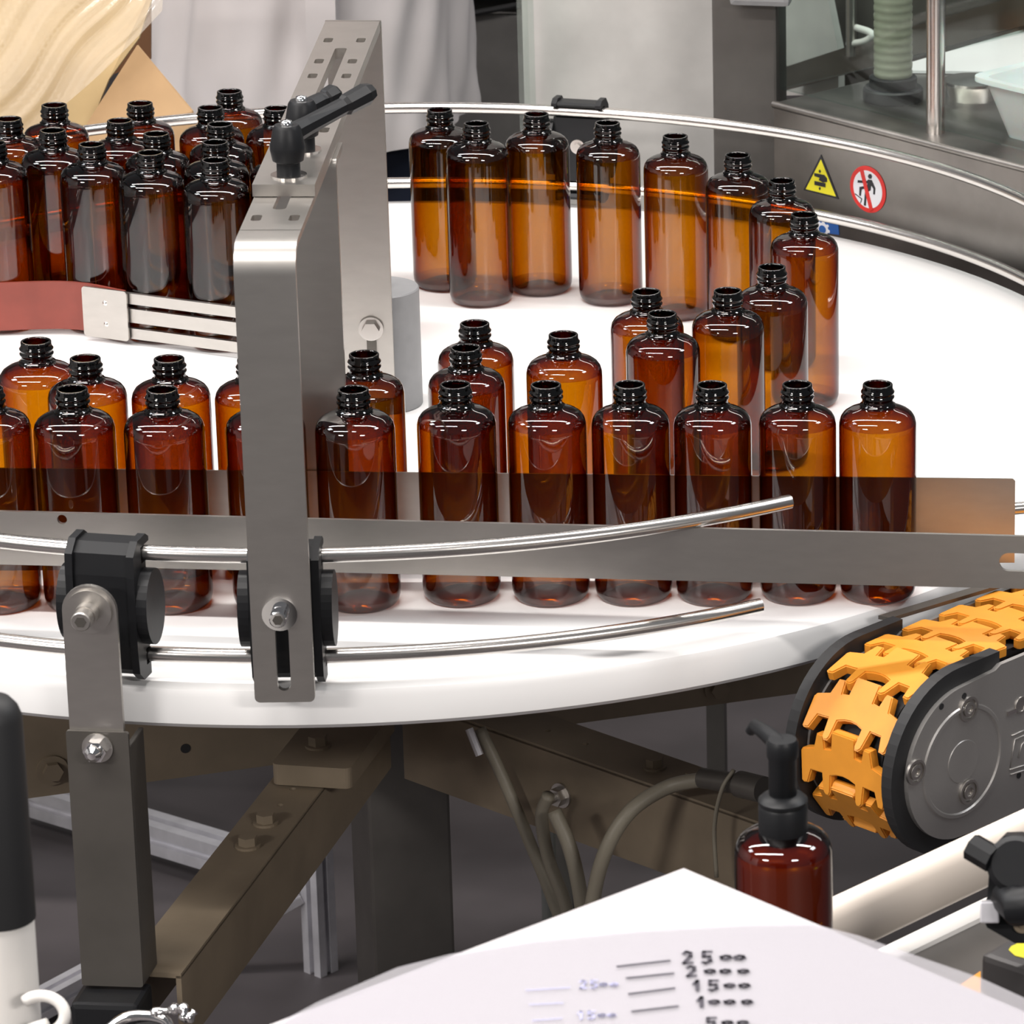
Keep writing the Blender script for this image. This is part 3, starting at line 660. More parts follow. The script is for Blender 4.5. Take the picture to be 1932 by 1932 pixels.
# ------------------------------------------------------------------ pump bottle conveyor, foreground right
zc2 = -.03
pb = AD(1478, 1560, 2.69); pbx = U(1478, 1600, .112)
PBT = thing('pump_bottle', 'filled amber bottle with black pump dispenser in the right foreground', 'pump bottle', (pbx.x, pbx.y, zc2))
LIQ = mat('amber_liquid', (0.36, 0.14, 0.07), 0.25, spec=0.4)
o = bpy.data.objects.new('bottle_body', ME_B); COL.objects.link(o); o.parent = PBT
bm = NB(); lathe(bm, [(0, .009), (.024, .007), (.0285, .012), (.0285, .134), (.027, .1405), (.022, .1455), (.012, .149), (0, .149)], V((pbx.x, pbx.y, zc2)), 40); obj('liquid', bm, LIQ, PBT, True, auto=40)
bm = NB(); b0 = V((pbx.x, pbx.y, zc2))
lathe(bm, [(.0145, .1485), (.0150, .150), (.0150, .170), (.0142, .1715), (.0150, .1725), (.0150, .1745), (.0125, .177), (.0085, .178), (.0085, .180)], b0, 40); obj('pump_collar', bm, BLACK, PBT, True, auto=35)
bm = NB(); lathe(bm, [(.0080, .178), (.0086, .179), (.0086, .201), (.0096, .203), (.0098, .2115), (.0085, .214), (0, .2145)], b0, 32)
nd_ = V((-.55, .83, 0)).normalized()
tube(bm, [b0 + V((0, 0, .2085)), b0 + nd_ * .02 + V((0, 0, .2095)), b0 + nd_ * .038 + V((0, 0, .209)), b0 + nd_ * .044 + V((0, 0, .2035))], [.0062, .0052, .004, .0036], 12); obj('pump_head', bm, BLACK, PBT, True, auto=40)
# its conveyor
P2 = thing('filling_conveyor', 'low conveyor bed under the pump bottle in the right foreground', 'conveyor', (pbx.x + .1, pbx.y + .13, -.9))
b0f = b0 + V((0, 0, 0)) 
bm = NB(); box(bm, b0f + uc * .14 + V((0, 0, -.006)), (.66, .084, .010), (uc, vc, ez), .002); obj('bed', bm, CHAR, P2)
bm = NB(); box(bm, b0f + uc * .14 + V((0, 0, -.045)), (.64, .07, .066), (uc, vc, ez), .003); obj('chassis', bm, DARKST, P2)
bm = NB(); box(bm, b0f + uc * .3 + V((0, 0, -.47)), (.05, .05, .79), (uc, vc, ez), .003); obj('stand_leg', bm, DARKST, P2)
# cream guide rails
def side_rail(name, pxs, off, prof, m_, label, ext=(.05, .25)):
    p0 = PL(*pxs[0], b0f + vc * off, vc); p1_ = PL(*pxs[1], b0f + vc * off, vc)
    d = (p1_ - p0).normalized(); d = uc; 
    bm = NB(); z = (p0.z + p1_.z) / 2
    a = V((p0.x, p0.y, p0.z)) - uc * ext[0]; L = (p1_ - p0).dot(uc) + ext[0] + ext[1]; kz = (p1_.z - p0.z) / max((p1_ - p0).dot(uc), 1e-3)
    plate(bm, prof, [], a, vc, ez, -L if vc.cross(ez).dot(uc) < 0 else L)
    return obj(name, bm, m_, P2, True, auto=35)
hump = [(.004 * math.cos(math.radians(a)) + .010, -.030 + .0 + .030 * math.sin(math.radians(a))) for a in range(-90, 91, 12)] + [(0, 0), (0, -.060)]
hump = [(0, 0), (.004, -.0005), (.009, -.004), (.012, -.010), (.0125, -.022), (.0105, -.036), (.006, -.041), (0, -.042)]
side_rail('bottle_rail', ((1575, 1690), (1932, 1530)), -.046, hump, CREAM, 'wide cream plastic guide rail slanting behind the pump bottle', (.10, .25))
hump2 = [(0, 0), (.006, -.001), (.011, -.005), (.013, -.012), (.012, -.020), (.018, -.023), (.022, -.027), (.022, -.050), (.0, -.052)]
side_rail('lower_bottle_rail', ((1690, 1775), (1850, 1702)), -.052, hump2, WPOLY, 'white plastic profile rail below the wide cream one', (.10, .25))

# black rail bracket
bc = AD(1890, 1680, 2.56)
BKK = thing('rail_bracket', 'black plastic rail bracket with square silver nut at the right edge', 'bracket', bc + V((0, 0, -.05)))
def apx(x, y, d=0.0): return AD(x, y, 2.56 + d)
wd = 1 / (8044 / 2.56)
bm = NB()
outl = [(1870, 1602), (1895, 1577), (1925, 1576), (1960, 1590), (1960, 1780), (1915, 1780), (1862, 1750), (1852, 1720), (1863, 1690), (1866, 1645)]
o0 = apx(1890, 1680); A = [((apx(x, y) - o0).dot(RT), (apx(x, y) - o0).dot(UP)) for x, y in outl]
plate(bm, A, [], o0, RT, UP, -.022); bmesh.ops.bevel(bm, geom=[e for e in bm.edges if e.calc_face_angle(0) > 0.6], offset=.002, segments=2, affect='EDGES'); obj('bracket_body', bm, BLACK, BKK, True, auto=40)
bm = NB(); cyl(bm, apx(1875, 1622, -.012), apx(1833, 1597, -.006), .0085, 8); obj('knob', bm, BLACK, BKK)
bm = NB(); cyl(bm, apx(1915, 1630, .004), apx(1915, 1630, -.016), .017, 32, bev=.003); obj('boss', bm, BLACK, BKK, True, auto=40)
bm = NB(); tube(bm, [apx(1905, 1690, -.004), apx(1920, 1710, -.018), apx(1960, 1705, -.02)], .012, 14); obj('arm', bm, BLACK, BKK, True, auto=40)
bm = NB(); box(bm, apx(1868, 1720, -.005), (.0115, .0130, .009), (RT, UP, FW), .001); nt_ = obj('square_nut', bm, ALU, BKK)
bm = NB(); cyl(bm, apx(1861, 1721, -.0082), apx(1861, 1721, -.0085), .0016, 10); obj('nut_hole', bm, BLACKR, nt_)
bm = NB(); lathe(bm, [(.0055, 0), (.0055, .002), (.003, .002), (.003, .0005), (0, .0005)], apx(1929, 1743, -.001), 18, -FW); obj('washer', bm, FRAME, BKK, True, auto=30)
# black sensor box with yellow sticker
sbx = U(1850, 1800, .06)
SBX = thing('sensor_box', 'dark grey box with yellow sticker at the right edge', 'box', sbx + V((0, 0, -.05)))
e1 = (U(1932, 1828, .06) - sbx); e1.z = 0; e1.normalize(); e2 = V((-e1.y, e1.x, 0))
bm = NB(); box(bm, sbx + e1 * .06 + e2 * .035 + V((0, 0, -.014)), (.12, .07, .028), (e1, e2, ez), .004); obj('box_body', bm, mat('dark_grey_housing', (0.05, 0.046, 0.046), 0.45), SBX)
bm = NB(); A = [bm.verts.new(U(x, y, .0604)) for x, y in ((1903, 1792), (1908, 1785), (1950, 1766), (1985, 1790), (1985, 1806), (1935, 1808), (1915, 1803))]; bm.faces.new(A); obj('sticker', bm, YEL, SBX)
bm = NB(); A = [U(x, y, .025) for x, y in ((1790, 1872), (1850, 1832), (1850, 1900), (1815, 1890))]; A = [bm.verts.new(p) for p in A]; f_ = bm.faces.new(A); r_ = bmesh.ops.extrude_face_region(bm, geom=[f_]); [setattr(v.co, 'z', v.co.z - .003) for v in r_['geom'] if isinstance(v, bmesh.types.BMVert)]; obj('orange_plate', bm, ORANGE, SBX)
bm = NB(); box(bm, sbx + e1 * .06 + e2 * .035 + V((0, 0, -.47)), (.03, .03, .88), (e1, e2, ez)); obj('stand', bm, DARKST, SBX)

# ------------------------------------------------------------------ white board with handwritten level marks
ZS = .185
ap, le, ri = U(1290, 1638, ZS), U(512, 1932, ZS), U(1932, 1908, ZS)
eL = (le - ap); eL.z = 0; eL.normalize(); eR = (ri - ap); eR.z = 0; eR.normalize()
WBD = thing('marked_board', 'white board with handwritten level marks in the foreground', 'board', ap + eL * .2 + eR * .15 + V((0, 0, -.004)))
bm = NB(); q = [V((0, 0, 0)), eL * .62, eL * .62 + eR * .42, eR * .42]
A = [bm.verts.new(ap + v) for v in q]; Bq = [bm.verts.new(ap + v - V((0, 0, .004))) for v in q]
bm.faces.new(A); bm.faces.new(Bq[::-1])
for i in range(4): bm.faces.new((A[i], A[(i + 1) % 4], Bq[(i + 1) % 4], Bq[i]))
obj('board', bm, PAPER, WBD)
def ribbon(bm, pts, w):
    """pen stroke through pixel points, flat on the board"""
    P = [U(x, y, ZS + .0017) for x, y in pts]
    for a, b in zip(P, P[1:]):
        d = (b - a); 
        if d.length < 1e-6: continue
        d.normalize(); n = V((-d.y, d.x, 0)) * (w / 2); e = d * (w * .3)
        bm.faces.new([bm.verts.new(v) for v in (a - e - n, b + e - n, b + e + n, a - e + n)])
DIG = {'2': [(-.4, .3), (-.1, .5), (.3, .4), (.3, .1), (-.4, -.5), (.5, -.45)], '5': [(.5, .5), (-.3, .5), (-.3, .05), (.3, .1), (.4, -.3), (-.1, -.5), (-.4, -.4)],
       '1': [(-.3, .1), (.1, .5), (.1, -.5)], '0': [(.0, .28), (-.45, .1), (-.35, -.22), (.1, -.3), (.5, -.05), (.35, .22), (.0, .28)]}
def word(bm, s, xs, y, h, w, sw, drop=.14):
    for ch, x in zip(s, xs):
        k = .55 if ch == '0' else 1
        ribbon(bm, [(x + a * w, y - b * h * k) for a, b in DIG[ch]], sw)
bm = NB()
word(bm, '2500', (1297, 1333, 1369, 1395), 1806, 22, 18, .0024); word(bm, '2000', (1304, 1339, 1368, 1402), 1832, 19, 18, .0022)
word(bm, '1500', (1314, 1345, 1376, 1404), 1859, 19, 18, .0022); word(bm, '1000', (1322, 1347, 1376, 1409), 1890, 19, 18, .0022); word(bm, '500', (1341, 1372, 1401), 1929, 18, 18, .0022)
for a, b in (((1165, 1823), (1263, 1812)), ((1183, 1845), (1270, 1836)), ((1187, 1875), (1272, 1864)), ((1193, 1908), (1278, 1898))): ribbon(bm, (a, b), .0020)
obj('black_marks', bm, INK, WBD)
bm = NB()
word(bm, '2500', (1100, 1120, 1138, 1158), 1857, 15, 13, .0016); word(bm, '1500', (1095, 1115, 1135, 1154), 1915, 15, 13, .0016)
for a, b in (((993, 1868), (1075, 1863)), ((1000, 1895), (1062, 1892)), ((1005, 1925), (1060, 1921))): ribbon(bm, (a, b), .0011)
obj('blue_marks', bm, INKB, WBD)
bm = NB(); bc_ = ap + eL * .30 + eR * .22; box(bm, V((bc_.x, bc_.y, (ZS - .004 - .9) / 2)), (.30, .26, .9 + ZS - .004), (eL, eR, ez), .004); obj('stand_cabinet', bm, GREY, WBD)
# clear film lying over the board
fpix = [(470, 1960), (600, 1890), (750, 1825), (850, 1800), (1000, 1775), (1200, 1755), (1400, 1744), (1530, 1742), (1620, 1765), (1720, 1800), (1850, 1845), (1960, 1895), (1960, 1990), (470, 1990)]
bm = NB(); zf = ZS + .0012
top = [bm.verts.new(U(x, y, zf)) for x, y in fpix]; bm.faces.new(top)
tag(obj('clear_film', bm, FILM), 'curved sheet of clear plastic film lying over the marked white board', 'film')

# ------------------------------------------------------------------ left foreground: white pole with black sleeve, chrome handle
wp = AD(-4, 1600, 2.45)
WP = thing('padded_pole', 'white pole with black rounded sleeve in the left foreground', 'pole', (wp.x, wp.y, -.9))
zs_top = PL(5, 1312, wp, V((0, 1, 0))).z; zs_bot = PL(5, 1735, wp, V((0, 1, 0))).z
bm = NB(); lathe(bm, [(0, -.9), (.0175, -.9), (.0175, zs_bot + .002), (0, zs_bot + .002)], (wp.x, wp.y, 0), 32); obj('pole', bm, WPOLY, WP, True, auto=40)
bm = NB(); rb = .0185; lathe(bm, [(.0172, zs_bot), (rb, zs_bot + .001), (rb, zs_top - .014), (rb - .002, zs_top - .008), (rb - .006, zs_top - .003), (0, zs_top)], (wp.x, wp.y, 0), 36); obj('sleeve', bm, BLACKR, WP, True, auto=45)
rp = AD(78, 1915, 2.45); bm = NB(); tube(bm, [rp + RT * (.0135 * math.cos(a)) + UP * (.011 * math.sin(a)) for a in [math.pi * .75 - 2 * math.pi * .72 * i / 24 for i in range(25)]], .0035, 10); obj('hook_ring', bm, WPOLY, WP, True)
WPs = NB(); tube(WPs, [AD(55, 1945, 2.45), AD(90, 1933, 2.45)], .004, 10); obj('hook_arm', WPs, WPOLY, WP, True)
ch = AD(290, 1925, 2.7)
CH = thing('chrome_handle', 'shiny chrome wing handle at the bottom left below the post', 'handle', ch + V((0, 0, -.02)))
bm = NB(); tube(bm, smooth_path([AD(200, 1945, 2.7), AD(235, 1921, 2.7), AD(270, 1916, 2.7), AD(310, 1925, 2.7), AD(325, 1950, 2.7)], 6), .0035, 10); obj('loop', bm, CHROME, CH, True)
bm = NB(); tube(bm, smooth_path([AD(285, 1914, 2.7), AD(330, 1904, 2.7), AD(348, 1905, 2.69), AD(350, 1925, 2.69), AD(368, 1908, 2.69)], 6), [.003 + .0012 * math.sin(i * 1.3) for i in range(25)], 10); obj('wing', bm, CHROME, CH, True)
bm = NB(); cyl(bm, AD(290, 1932, 2.71), AD(290, 2100, 2.71), .012, 16); obj('stem', bm, BLACK, CH)

# ------------------------------------------------------------------ aluminium profiles on the floor behind
def extrusion(a, b, w, label, up=V((0, 0, 1))):
    a, b = V(a), V(b); t = (b - a).normalized(); s = up.cross(t).normalized(); u = t.cross(s)
    h = w / 2; g_ = w * .13; dpt = w * .22
    P = []
    for k in range(4):
        c_, s_ = math.cos(k * math.pi / 2), math.sin(k * math.pi / 2)
        for x, y in ((h, -h), (h, -g_), (h - dpt, -g_), (h - dpt, g_), (h, g_)):
            P.append((x * c_ - y * s_, x * s_ + y * c_))
    bm = NB(); L = (b - a).length
    n = s.cross(u); plate(bm, P, [], a, s, u, L if n.dot(t) > 0 else -L)
    return tag(obj('aluminium_profile', bm, ALU), label, 'profile', 'aluminium profiles under the table')
w_ = .026
extrusion(U(40, 1495, -.9 + .038), U(520, 1640, -.9 + .038), .036, 'slanting slotted aluminium profile seen behind the upright post')
extrusion(U(-30, 1952, -.88 + .0), U(200, 1828, -.88), w_, 'slotted aluminium profile at the bottom left between white pole and post')
fpv = U(606, 1832, -.9); extrusion(V((fpv.x, fpv.y, -.9)), V((fpv.x, fpv.y, -.60)), w_, 'short upright aluminium profile left of the dark column', V((.55, .83, 0)))
q0 = V((fpv.x - .02, fpv.y, -.805)); extrusion(q0, V((fpv.x - .16, fpv.y - .02, -.90 + .013)), w_ * .8, 'short diagonal aluminium brace leaning on the upright profile', V((0, 1, 0.2)).normalized())

# ------------------------------------------------------------------ cables
def cable(pts, r, label):
    bm = NB(); tube(bm, smooth_path(pts, 8), r, 10); return tag(obj('cable', bm, CABLE, smooth=True), label, 'cable', 'grey cables under the disc')
cp0 = (A2a + A2b) / 2 + n2 * .040
def CP(x, y, o=0.0): return PL(x, y, cp0 + n2 * o, n2)
cable([CP(905, 1375), CP(950, 1470), CP(1000, 1590), CP(1040, 1690), CP(1075, 1800), CP(1090, 1990)], .0052, 'leftmost braided grey cable hanging from the frame')
cable([CP(1035, 1500, .02), CP(1022, 1540, .02), CP(1035, 1620, .02), CP(1065, 1700, .02), CP(1085, 1800, .02), CP(1095, 1990, .02)], .0055, 'second grey cable looping down beside the leftmost one')
cable([CP(1045, 1530, .04), CP(1075, 1600, .04), CP(1095, 1690, .04), CP(1105, 1800, .04), CP(1105, 1990, .04)], .0062, 'third grey cable hanging behind the white board corner')
cable([CP(1330, 1470, -.004), CP(1260, 1485, .01), CP(1190, 1530, .04), CP(1145, 1600, .058), CP(1120, 1690, .06), CP(1110, 1800, .06), CP(1110, 1990, .06)], .0062, 'grey cable arching left from the right support arm')
bm = NB(); tube(bm, smooth_path([CP(1352, 1655, .01), CP(1348, 1560, .01), CP(1362, 1490, .01), CP(1385, 1452, 0)], 6), .0018, 8); tag(obj('thin_wire', bm, CABLE, smooth=True), 'thin wire hanging from the end of the right support arm', 'wire')
bm = NB(); cyl(bm, CP(1325, 1468, -.004), CP(1400, 1480, -.004), .0085, 20); cyl(bm, CP(1395, 1479, -.004), CP(1440, 1490, -.004), .011, 20); tag(obj('cable_gland', bm, DARKST, smooth=True, auto=40), 'round cable connector fixed on the right support arm', 'connector')
bm = NB(); cyl(bm, CP(885, 1375, .01), CP(905, 1425, .01), .0035, 12); tag(obj('steel_pin', bm, ALU), 'short pale pin hanging beside the leftmost cable', 'pin')

# ------------------------------------------------------------------ machine on the right behind the disc
ZM = .105
ma, mb = U(1460, 193, ZM), U(1932, 314, ZM); md = (mb - ma); md.z = 0; md.normalize(); mn = V((md.y, -md.x, 0)); mn = mn if mn.y < 0 else -mn; mi = -mn
MC = thing('stainless_machine', 'stainless steel machine with warning stickers behind the right of the disc', 'machine', ma + md * .35 + mi * .3 + V((0, 0, -.9 - ZM)))
bm = NB(); box(bm, ma + md * .40 + mi * .004 + V((0, 0, -.18)), (.80, .008, .35), (md, mi, ez)); obj('front_panel', bm, MACH, MC)
bm = NB(); box(bm, ma + md * .40 + mi * .28 + V((0, 0, -.004)), (.80, .56, .008), (md, mi, ez), .002); obj('worktop', bm, MACH, MC)
bm = NB(); box(bm, ma + md * .40 + mi * .55 + V((0, 0, -.18)), (.80, .008, .35), (md, mi, ez)); obj('rear_panel', bm, MACH, MC)
bm = NB(); box(bm, ma + md * .0 + mi * .28 + V((0, 0, -.18)), (.008, .55, .35), (md, mi, ez)); obj('side_panel', bm, MACH, MC)
for a_, b_ in ((.40, .50), (.77, .04), (.77, .50)):
    bm = NB(); hl = .9 + ZM - .355; p = ma + md * a_ + mi * b_; box(bm, V((p.x, p.y, -.9 + hl / 2)), (.035, .035, hl), (md, mi, ez)); obj('leg', bm, CHAR, MC)
bm = NB(); tube(bm, [ma + V((0, 0, -.002)), ma + md * .8 + V((0, 0, -.002))], .004, 12); obj('rounded_edge', bm, MACH, MC, True, auto=40)
# stickers
def on_panel(x, y): return PL(x, y, ma + mn * .0006, mn)
def sticker(bm, pix, off):
    P = [on_panel(x, y) + mn * off for x, y in pix]
    A = [bm.verts.new(p) for p in P]; Bq = [bm.verts.new(p - mn * .0005) for p in P]
    bm.faces.new(A); n = len(A)
    for i in range(n): bm.faces.new((A[i], A[(i + 1) % n], Bq[(i + 1) % n], Bq[i]))
    return bm
TRI = thing('warning_triangle', 'yellow triangular hand-crush warning sticker on the stainless machine', 'sign', on_panel(1550, 360))
k4 = 1 / 3.864
def c4(pts): return [(1432 + x * k4, y * k4) for x, y in pts]
obj('black_border', sticker(NB(), c4([(452, 1128), (580, 1452), (325, 1385)]), .0002), SBLK, TRI)
obj('yellow_field', sticker(NB(), c4([(453, 1162), (562, 1432), (343, 1378)]), .0005), YEL, TRI)
bm = NB()
for pts in ([(405, 1260), (480, 1275), (500, 1300), (500, 1325), (470, 1330), (440, 1312), (445, 1295), (408, 1283)], [(408, 1318), (488, 1335), (488, 1365), (408, 1347)], [(443, 1236), (449, 1238), (456, 1250), (447, 1262), (438, 1248)], [(443, 1384), (449, 1384), (453, 1372), (447, 1360), (439, 1370)]): sticker(bm, c4(pts), .0008)
obj('hand_symbol', bm, SBLK, TRI)
PRO = thing('prohibition_sign', 'round red and white no-climbing sticker on the stainless machine', 'sign', on_panel(1637, 400))
ocx, ocy = 795, 1380
def ell(rx, ry, n=40, sh=.27): return c4([(ocx + rx * math.cos(2 * math.pi * i / n), ocy + ry * math.sin(2 * math.pi * i / n) + sh * rx * math.cos(2 * math.pi * i / n)) for i in range(n)])
obj('red_ring', sticker(NB(), ell(130, 168), .0002), SRED, PRO)
obj('white_field', sticker(NB(), ell(105, 136), .0005), SWHITE, PRO)
bm = NB()
for pts in ([(797 + 0, 1285), (805, 1268), (820, 1268), (828, 1285), (822, 1302), (806, 1302)], [(800, 1308), (826, 1312), (852, 1372), (848, 1418), (836, 1416), (838, 1378), (822, 1350), (816, 1388), (790, 1400), (782, 1500), (768, 1495), (776, 1400), (792, 1360), (795, 1335), (722, 1330), (724, 1312), (790, 1318)], [(736, 1362), (790, 1352), (792, 1370), (752, 1380), (746, 1428), (734, 1424)], [(704, 1408), (756, 1448), (746, 1480), (741, 1478), (749, 1450), (702, 1414)]): sticker(bm, c4(pts), .0008)
obj('climbing_figure', bm, SBLK, PRO)
obj('red_bar', sticker(NB(), c4([(740, 1240), (765, 1238), (835, 1530), (812, 1535)]), .0011), SRED, PRO)
BLU = thing('blue_sticker', 'blue square sticker with white gear symbol behind the lower far rod', 'sign', on_panel(1560, 440))
obj('blue_field', sticker(NB(), c4([(395, 1560), (560, 1580), (578, 1640), (585, 1712), (395, 1690)]), .0002), SBLUE, BLU)
bm = NB(); G = []
for i in range(48):
    a = 2 * math.pi * i / 48; r = 62 if (i // 3) % 2 == 0 else 48
    G.append((465 + r * .85 * math.cos(a), 1672 + r * math.sin(a) + .2 * r * .85 * math.cos(a)))
sticker(bm, c4(G), .0005); obj('gear', bm, SWHITE, BLU)
obj('gear_centre', sticker(NB(), c4([(465 + 26 * math.cos(2 * math.pi * i / 20), 1672 + 30 * math.sin(2 * math.pi * i / 20) + 5 * math.cos(2 * math.pi * i / 20)) for i in range(20)]), .0008), SBLUE, BLU)
# things on the machine top
fl_ = U(1685, 188, ZM)
FLG = thing('ribbed_hose', 'ribbed pale hose rising from a black round flange on the machine', 'hose', fl_)
bm = NB(); lathe(bm, [(0, 0), (.030, 0), (.031, .002), (.031, .012), (.029, .014), (.0245, .0145), (.0245, .024), (.023, .025), (0, .025)], fl_, 48); obj('flange', bm, BLACK, FLG, True, auto=35)
prof = [(.0185, .025)]
for i in range(34): z = .025 + i * .0085; prof += [(.0198, z + .0015), (.0200, z + .0055), (.0190, z + .0075)]
bm = NB(); lathe(bm, prof, fl_, 32); obj('hose', bm, HOSE, FLG, True)
pl_ = U(1765, 250, ZM); bm = NB(); cyl(bm, pl_, pl_ + V((0, 0, .5)), .0095, 24); obj('steel_pole', bm, ROD, MC, True, auto=40)
bm = NB(); dk = U(1835, 150, ZM + .02); lathe(bm, [(0, -.02), (.024, -.02), (.027, -.008), (.030, -.003), (.030, 0), (.010, .003), (0, .0032)], dk, 40); tag(obj('steel_disc', bm, ROD, smooth=True, auto=30), 'round polished steel disc on the machine top beside the pole', 'disc')
# white bin
bq = U(1895, 262, ZM); BNN = thing('white_bin', 'milky white plastic tub on the machine at the right edge', 'tub', bq)
bd1 = md; bd2 = mi
def rr3(bm, c, w, d, z, r): return [bm.verts.new(c + bd1 * x + bd2 * y + V((0, 0, z))) for x, y in rrect(0, 0, w, d, r, 4)]
bcn = bq + bd1 * .040 + bd2 * .050
bm = NB(); rs = [rr3(bm, bcn, .095, .085, 0, .012), rr3(bm, bcn, .128, .118, .055, .014), rr3(bm, bcn, .146, .136, .057, .016), rr3(bm, bcn, .146, .136, .062, .016), rr3(bm, bcn, .124, .114, .061, .012), rr3(bm, bcn, .090, .080, .003, .012)]
loft(bm, rs); cap(bm, rs[0]); cap(bm, rs[-1]); obj('tub_body', bm, BIN, BNN, True, auto=40)
# glass pane in front of the pole, with hanging posts
gp = ma + mi * .030
def og(x, y): return PL(x, y, gp, mn)
ga_, gb_ = og(1474, 166), og(1932, 284)
gz = (ga_.z + gb_.z) / 2
bm = NB(); box(bm, ga_ + md * .40 + V((0, 0, gz - ga_.z + .25)), (.80, .005, .5), (md, mi, ez)); obj('glass_pane', bm, GLASS, MC)
bm = NB(); box(bm, ga_ + mi * .25 + V((0, 0, gz - ga_.z + .25)), (.005, .5, .5), (md, mi, ez)); obj('glass_pane', bm, GLASS, MC)
# interior of the machine: rear frame rails and painted glare on the worktop
yb = ma + mi * .40
def ob(x, y): return PL(x, y, yb, mn)
def rpanel(name, pix, m_, label, th=.01, cat='panel', back=0.0):
    bm = NB(); P = [PL(x, y, yb + mi * back, mn) for x, y in pix]; A = [bm.verts.new(p) for p in P]; Bq = [bm.verts.new(p + mi * th) for p in P]
    bm.faces.new(A); bm.faces.new(Bq[::-1]); n = len(A)
    for i in range(n): bm.faces.new((A[i], A[(i + 1) % n], Bq[(i + 1) % n], Bq[i]))
    return obj(name, bm, m_, MC)
rpanel('frame_bar', [(1476, 128), (1660, 68), (1932, -12), (1960, -20), (1960, 40), (1660, 122), (1476, 172)], MACH, 'long slanting steel bar inside the machine behind the hose', .02, 'bar')
rpanel('inner_panel', [(1476, -60), (1550, -60), (1582, 98), (1582, 180), (1476, 180)], PALE, 'pale grey inner panel at the left inside the machine', .01, 'panel', .03)
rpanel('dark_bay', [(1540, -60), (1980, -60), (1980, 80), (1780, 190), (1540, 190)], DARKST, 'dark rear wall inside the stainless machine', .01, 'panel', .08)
bm = NB(); P = [U(x, y, ZM + .0006) for x, y in ((1720, 122), (1960, 52), (1960, 142), (1720, 138))]; A = [bm.verts.new(p) for p in P]; Bq = [bm.verts.new(p + V((0, 0, .003))) for p in P]  # lamp reflection on the worktop, painted as a thin white sheet
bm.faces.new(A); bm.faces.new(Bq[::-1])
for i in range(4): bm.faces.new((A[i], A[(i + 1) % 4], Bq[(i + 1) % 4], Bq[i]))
tag(obj('worktop_glare', bm, WHITE), 'lamp glare painted as a flat white sheet on the machine top behind the steel disc', 'painted glare')
bm = NB(); cyl(bm, ob(1606, -60), ob(1606, 105), .006, 16); obj('inner_post', bm, STEEL, MC, True, auto=40)
bm = NB(); tube(bm, smooth_path([ob(1600, 83), ob(1630, 78), ob(1645, 68), ob(1640, 60), ob(1615, 52)], 6), .004, 10); obj('bent_pipe', bm, WPOLY, MC, True)

# dark column left of the machine
clm = ma - md * .0; CLP = PL(1408, 150, ma + mi * .05, V((0, -1, 0)))
x0c, x1c = AY(1345, 200, CLP.y), AY(1466, 200, CLP.y)
bm = NB(); box(bm, ((x0c.x + x1c.x) / 2, CLP.y + .04, .28), (x1c.x - x0c.x, .08, 1.24), bev=.003); obj('corner_column', bm, CHAR, MC)
q = AY(1436, 2, CLP.y - .01); bm = NB(); box(bm, q + V((0, 0, .03)), (.062, .03, .066), bev=.006); obj('junction_box', bm, GREY, MC)
# pale panel and grey cabinet behind the disc
YP = 1.12
pa, pb_ = AY(1004, 100, YP), AY(1350, 100, YP)
MP = thing('machine_panel', 'tall pale satin metal panel behind the far bottles', 'panel', ((pa.x + pb_.x) / 2, YP + .01, -.9))
bm = NB(); box(bm, ((pa.x + pb_.x) / 2, YP + .01, .25), (pb_.x - pa.x + .02, .02, 1.2), bev=.002); obj('panel_sheet', bm, PALE, MP)
for q in (pa.x + .01, pb_.x - .01): bm = NB(); box(bm, (q, YP + .01, -.625), (.02, .02, .55)); obj('panel_leg', bm, CHAR, MP)
ea = AY(993, 100, YP - .05); bm = NB(); box(bm, (ea.x, YP - .05, 0), (.006, .06, 1.8)); tag(obj('door_edge', bm, GLASS), 'upright greenish glass door edge left of the pale panel', 'glass pane')
YC = 2.0
ca, cb_ = AY(845, 100, YC), AY(1000, 100, YC)
CAB = thing('grey_cabinet', 'grey machine cabinet with black trim line between coat and pale panel', 'cabinet', ((ca.x + cb_.x) / 2, YC + .15, -.9))
ztr = AY(930, 27, YC).z
bm = NB(); box(bm, ((ca.x + cb_.x) / 2, YC + .15, (ztr - .9) / 2), (.30, .30, ztr + .9), bev=.003); obj('cabinet_body', bm, mat('grey_enamel', (0.16, 0.152, 0.144), 0.5, 0.1, noise=True, scale=20), CAB)
bm = NB(); box(bm, ((ca.x + cb_.x) / 2, YC + .15, ztr + .35), (.30, .30, .66), bev=.003); obj('cabinet_top', bm, PALE, CAB)
bm = NB(); tube(bm, [AY(852, 33, YC - .004), AY(985, 8, YC - .004)], .004, 8); obj('trim_line', bm, BLACKR, CAB)
q = AY(858, 2, YC - .002); bm = NB(); box(bm, q + V((0, 0, .004)), (.010, .003, .014)); obj('green_mark', bm, SGREEN, CAB)

# ------------------------------------------------------------------ person in a white coat
PY = 1.60
def hp(x, y): return AY(x, y, PY)
pcx = AY(588, 100, PY).x
PE = thing('person', 'person in white lab coat and navy trousers standing behind the disc', 'person', (pcx, PY, -.9))
bm = NB()
def er_(c, rx, ry, n=20): return [bm.verts.new(V(c) + V((rx * math.cos(2 * math.pi * i / n), ry * math.sin(2 * math.pi * i / n), 0))) for i in range(n)]
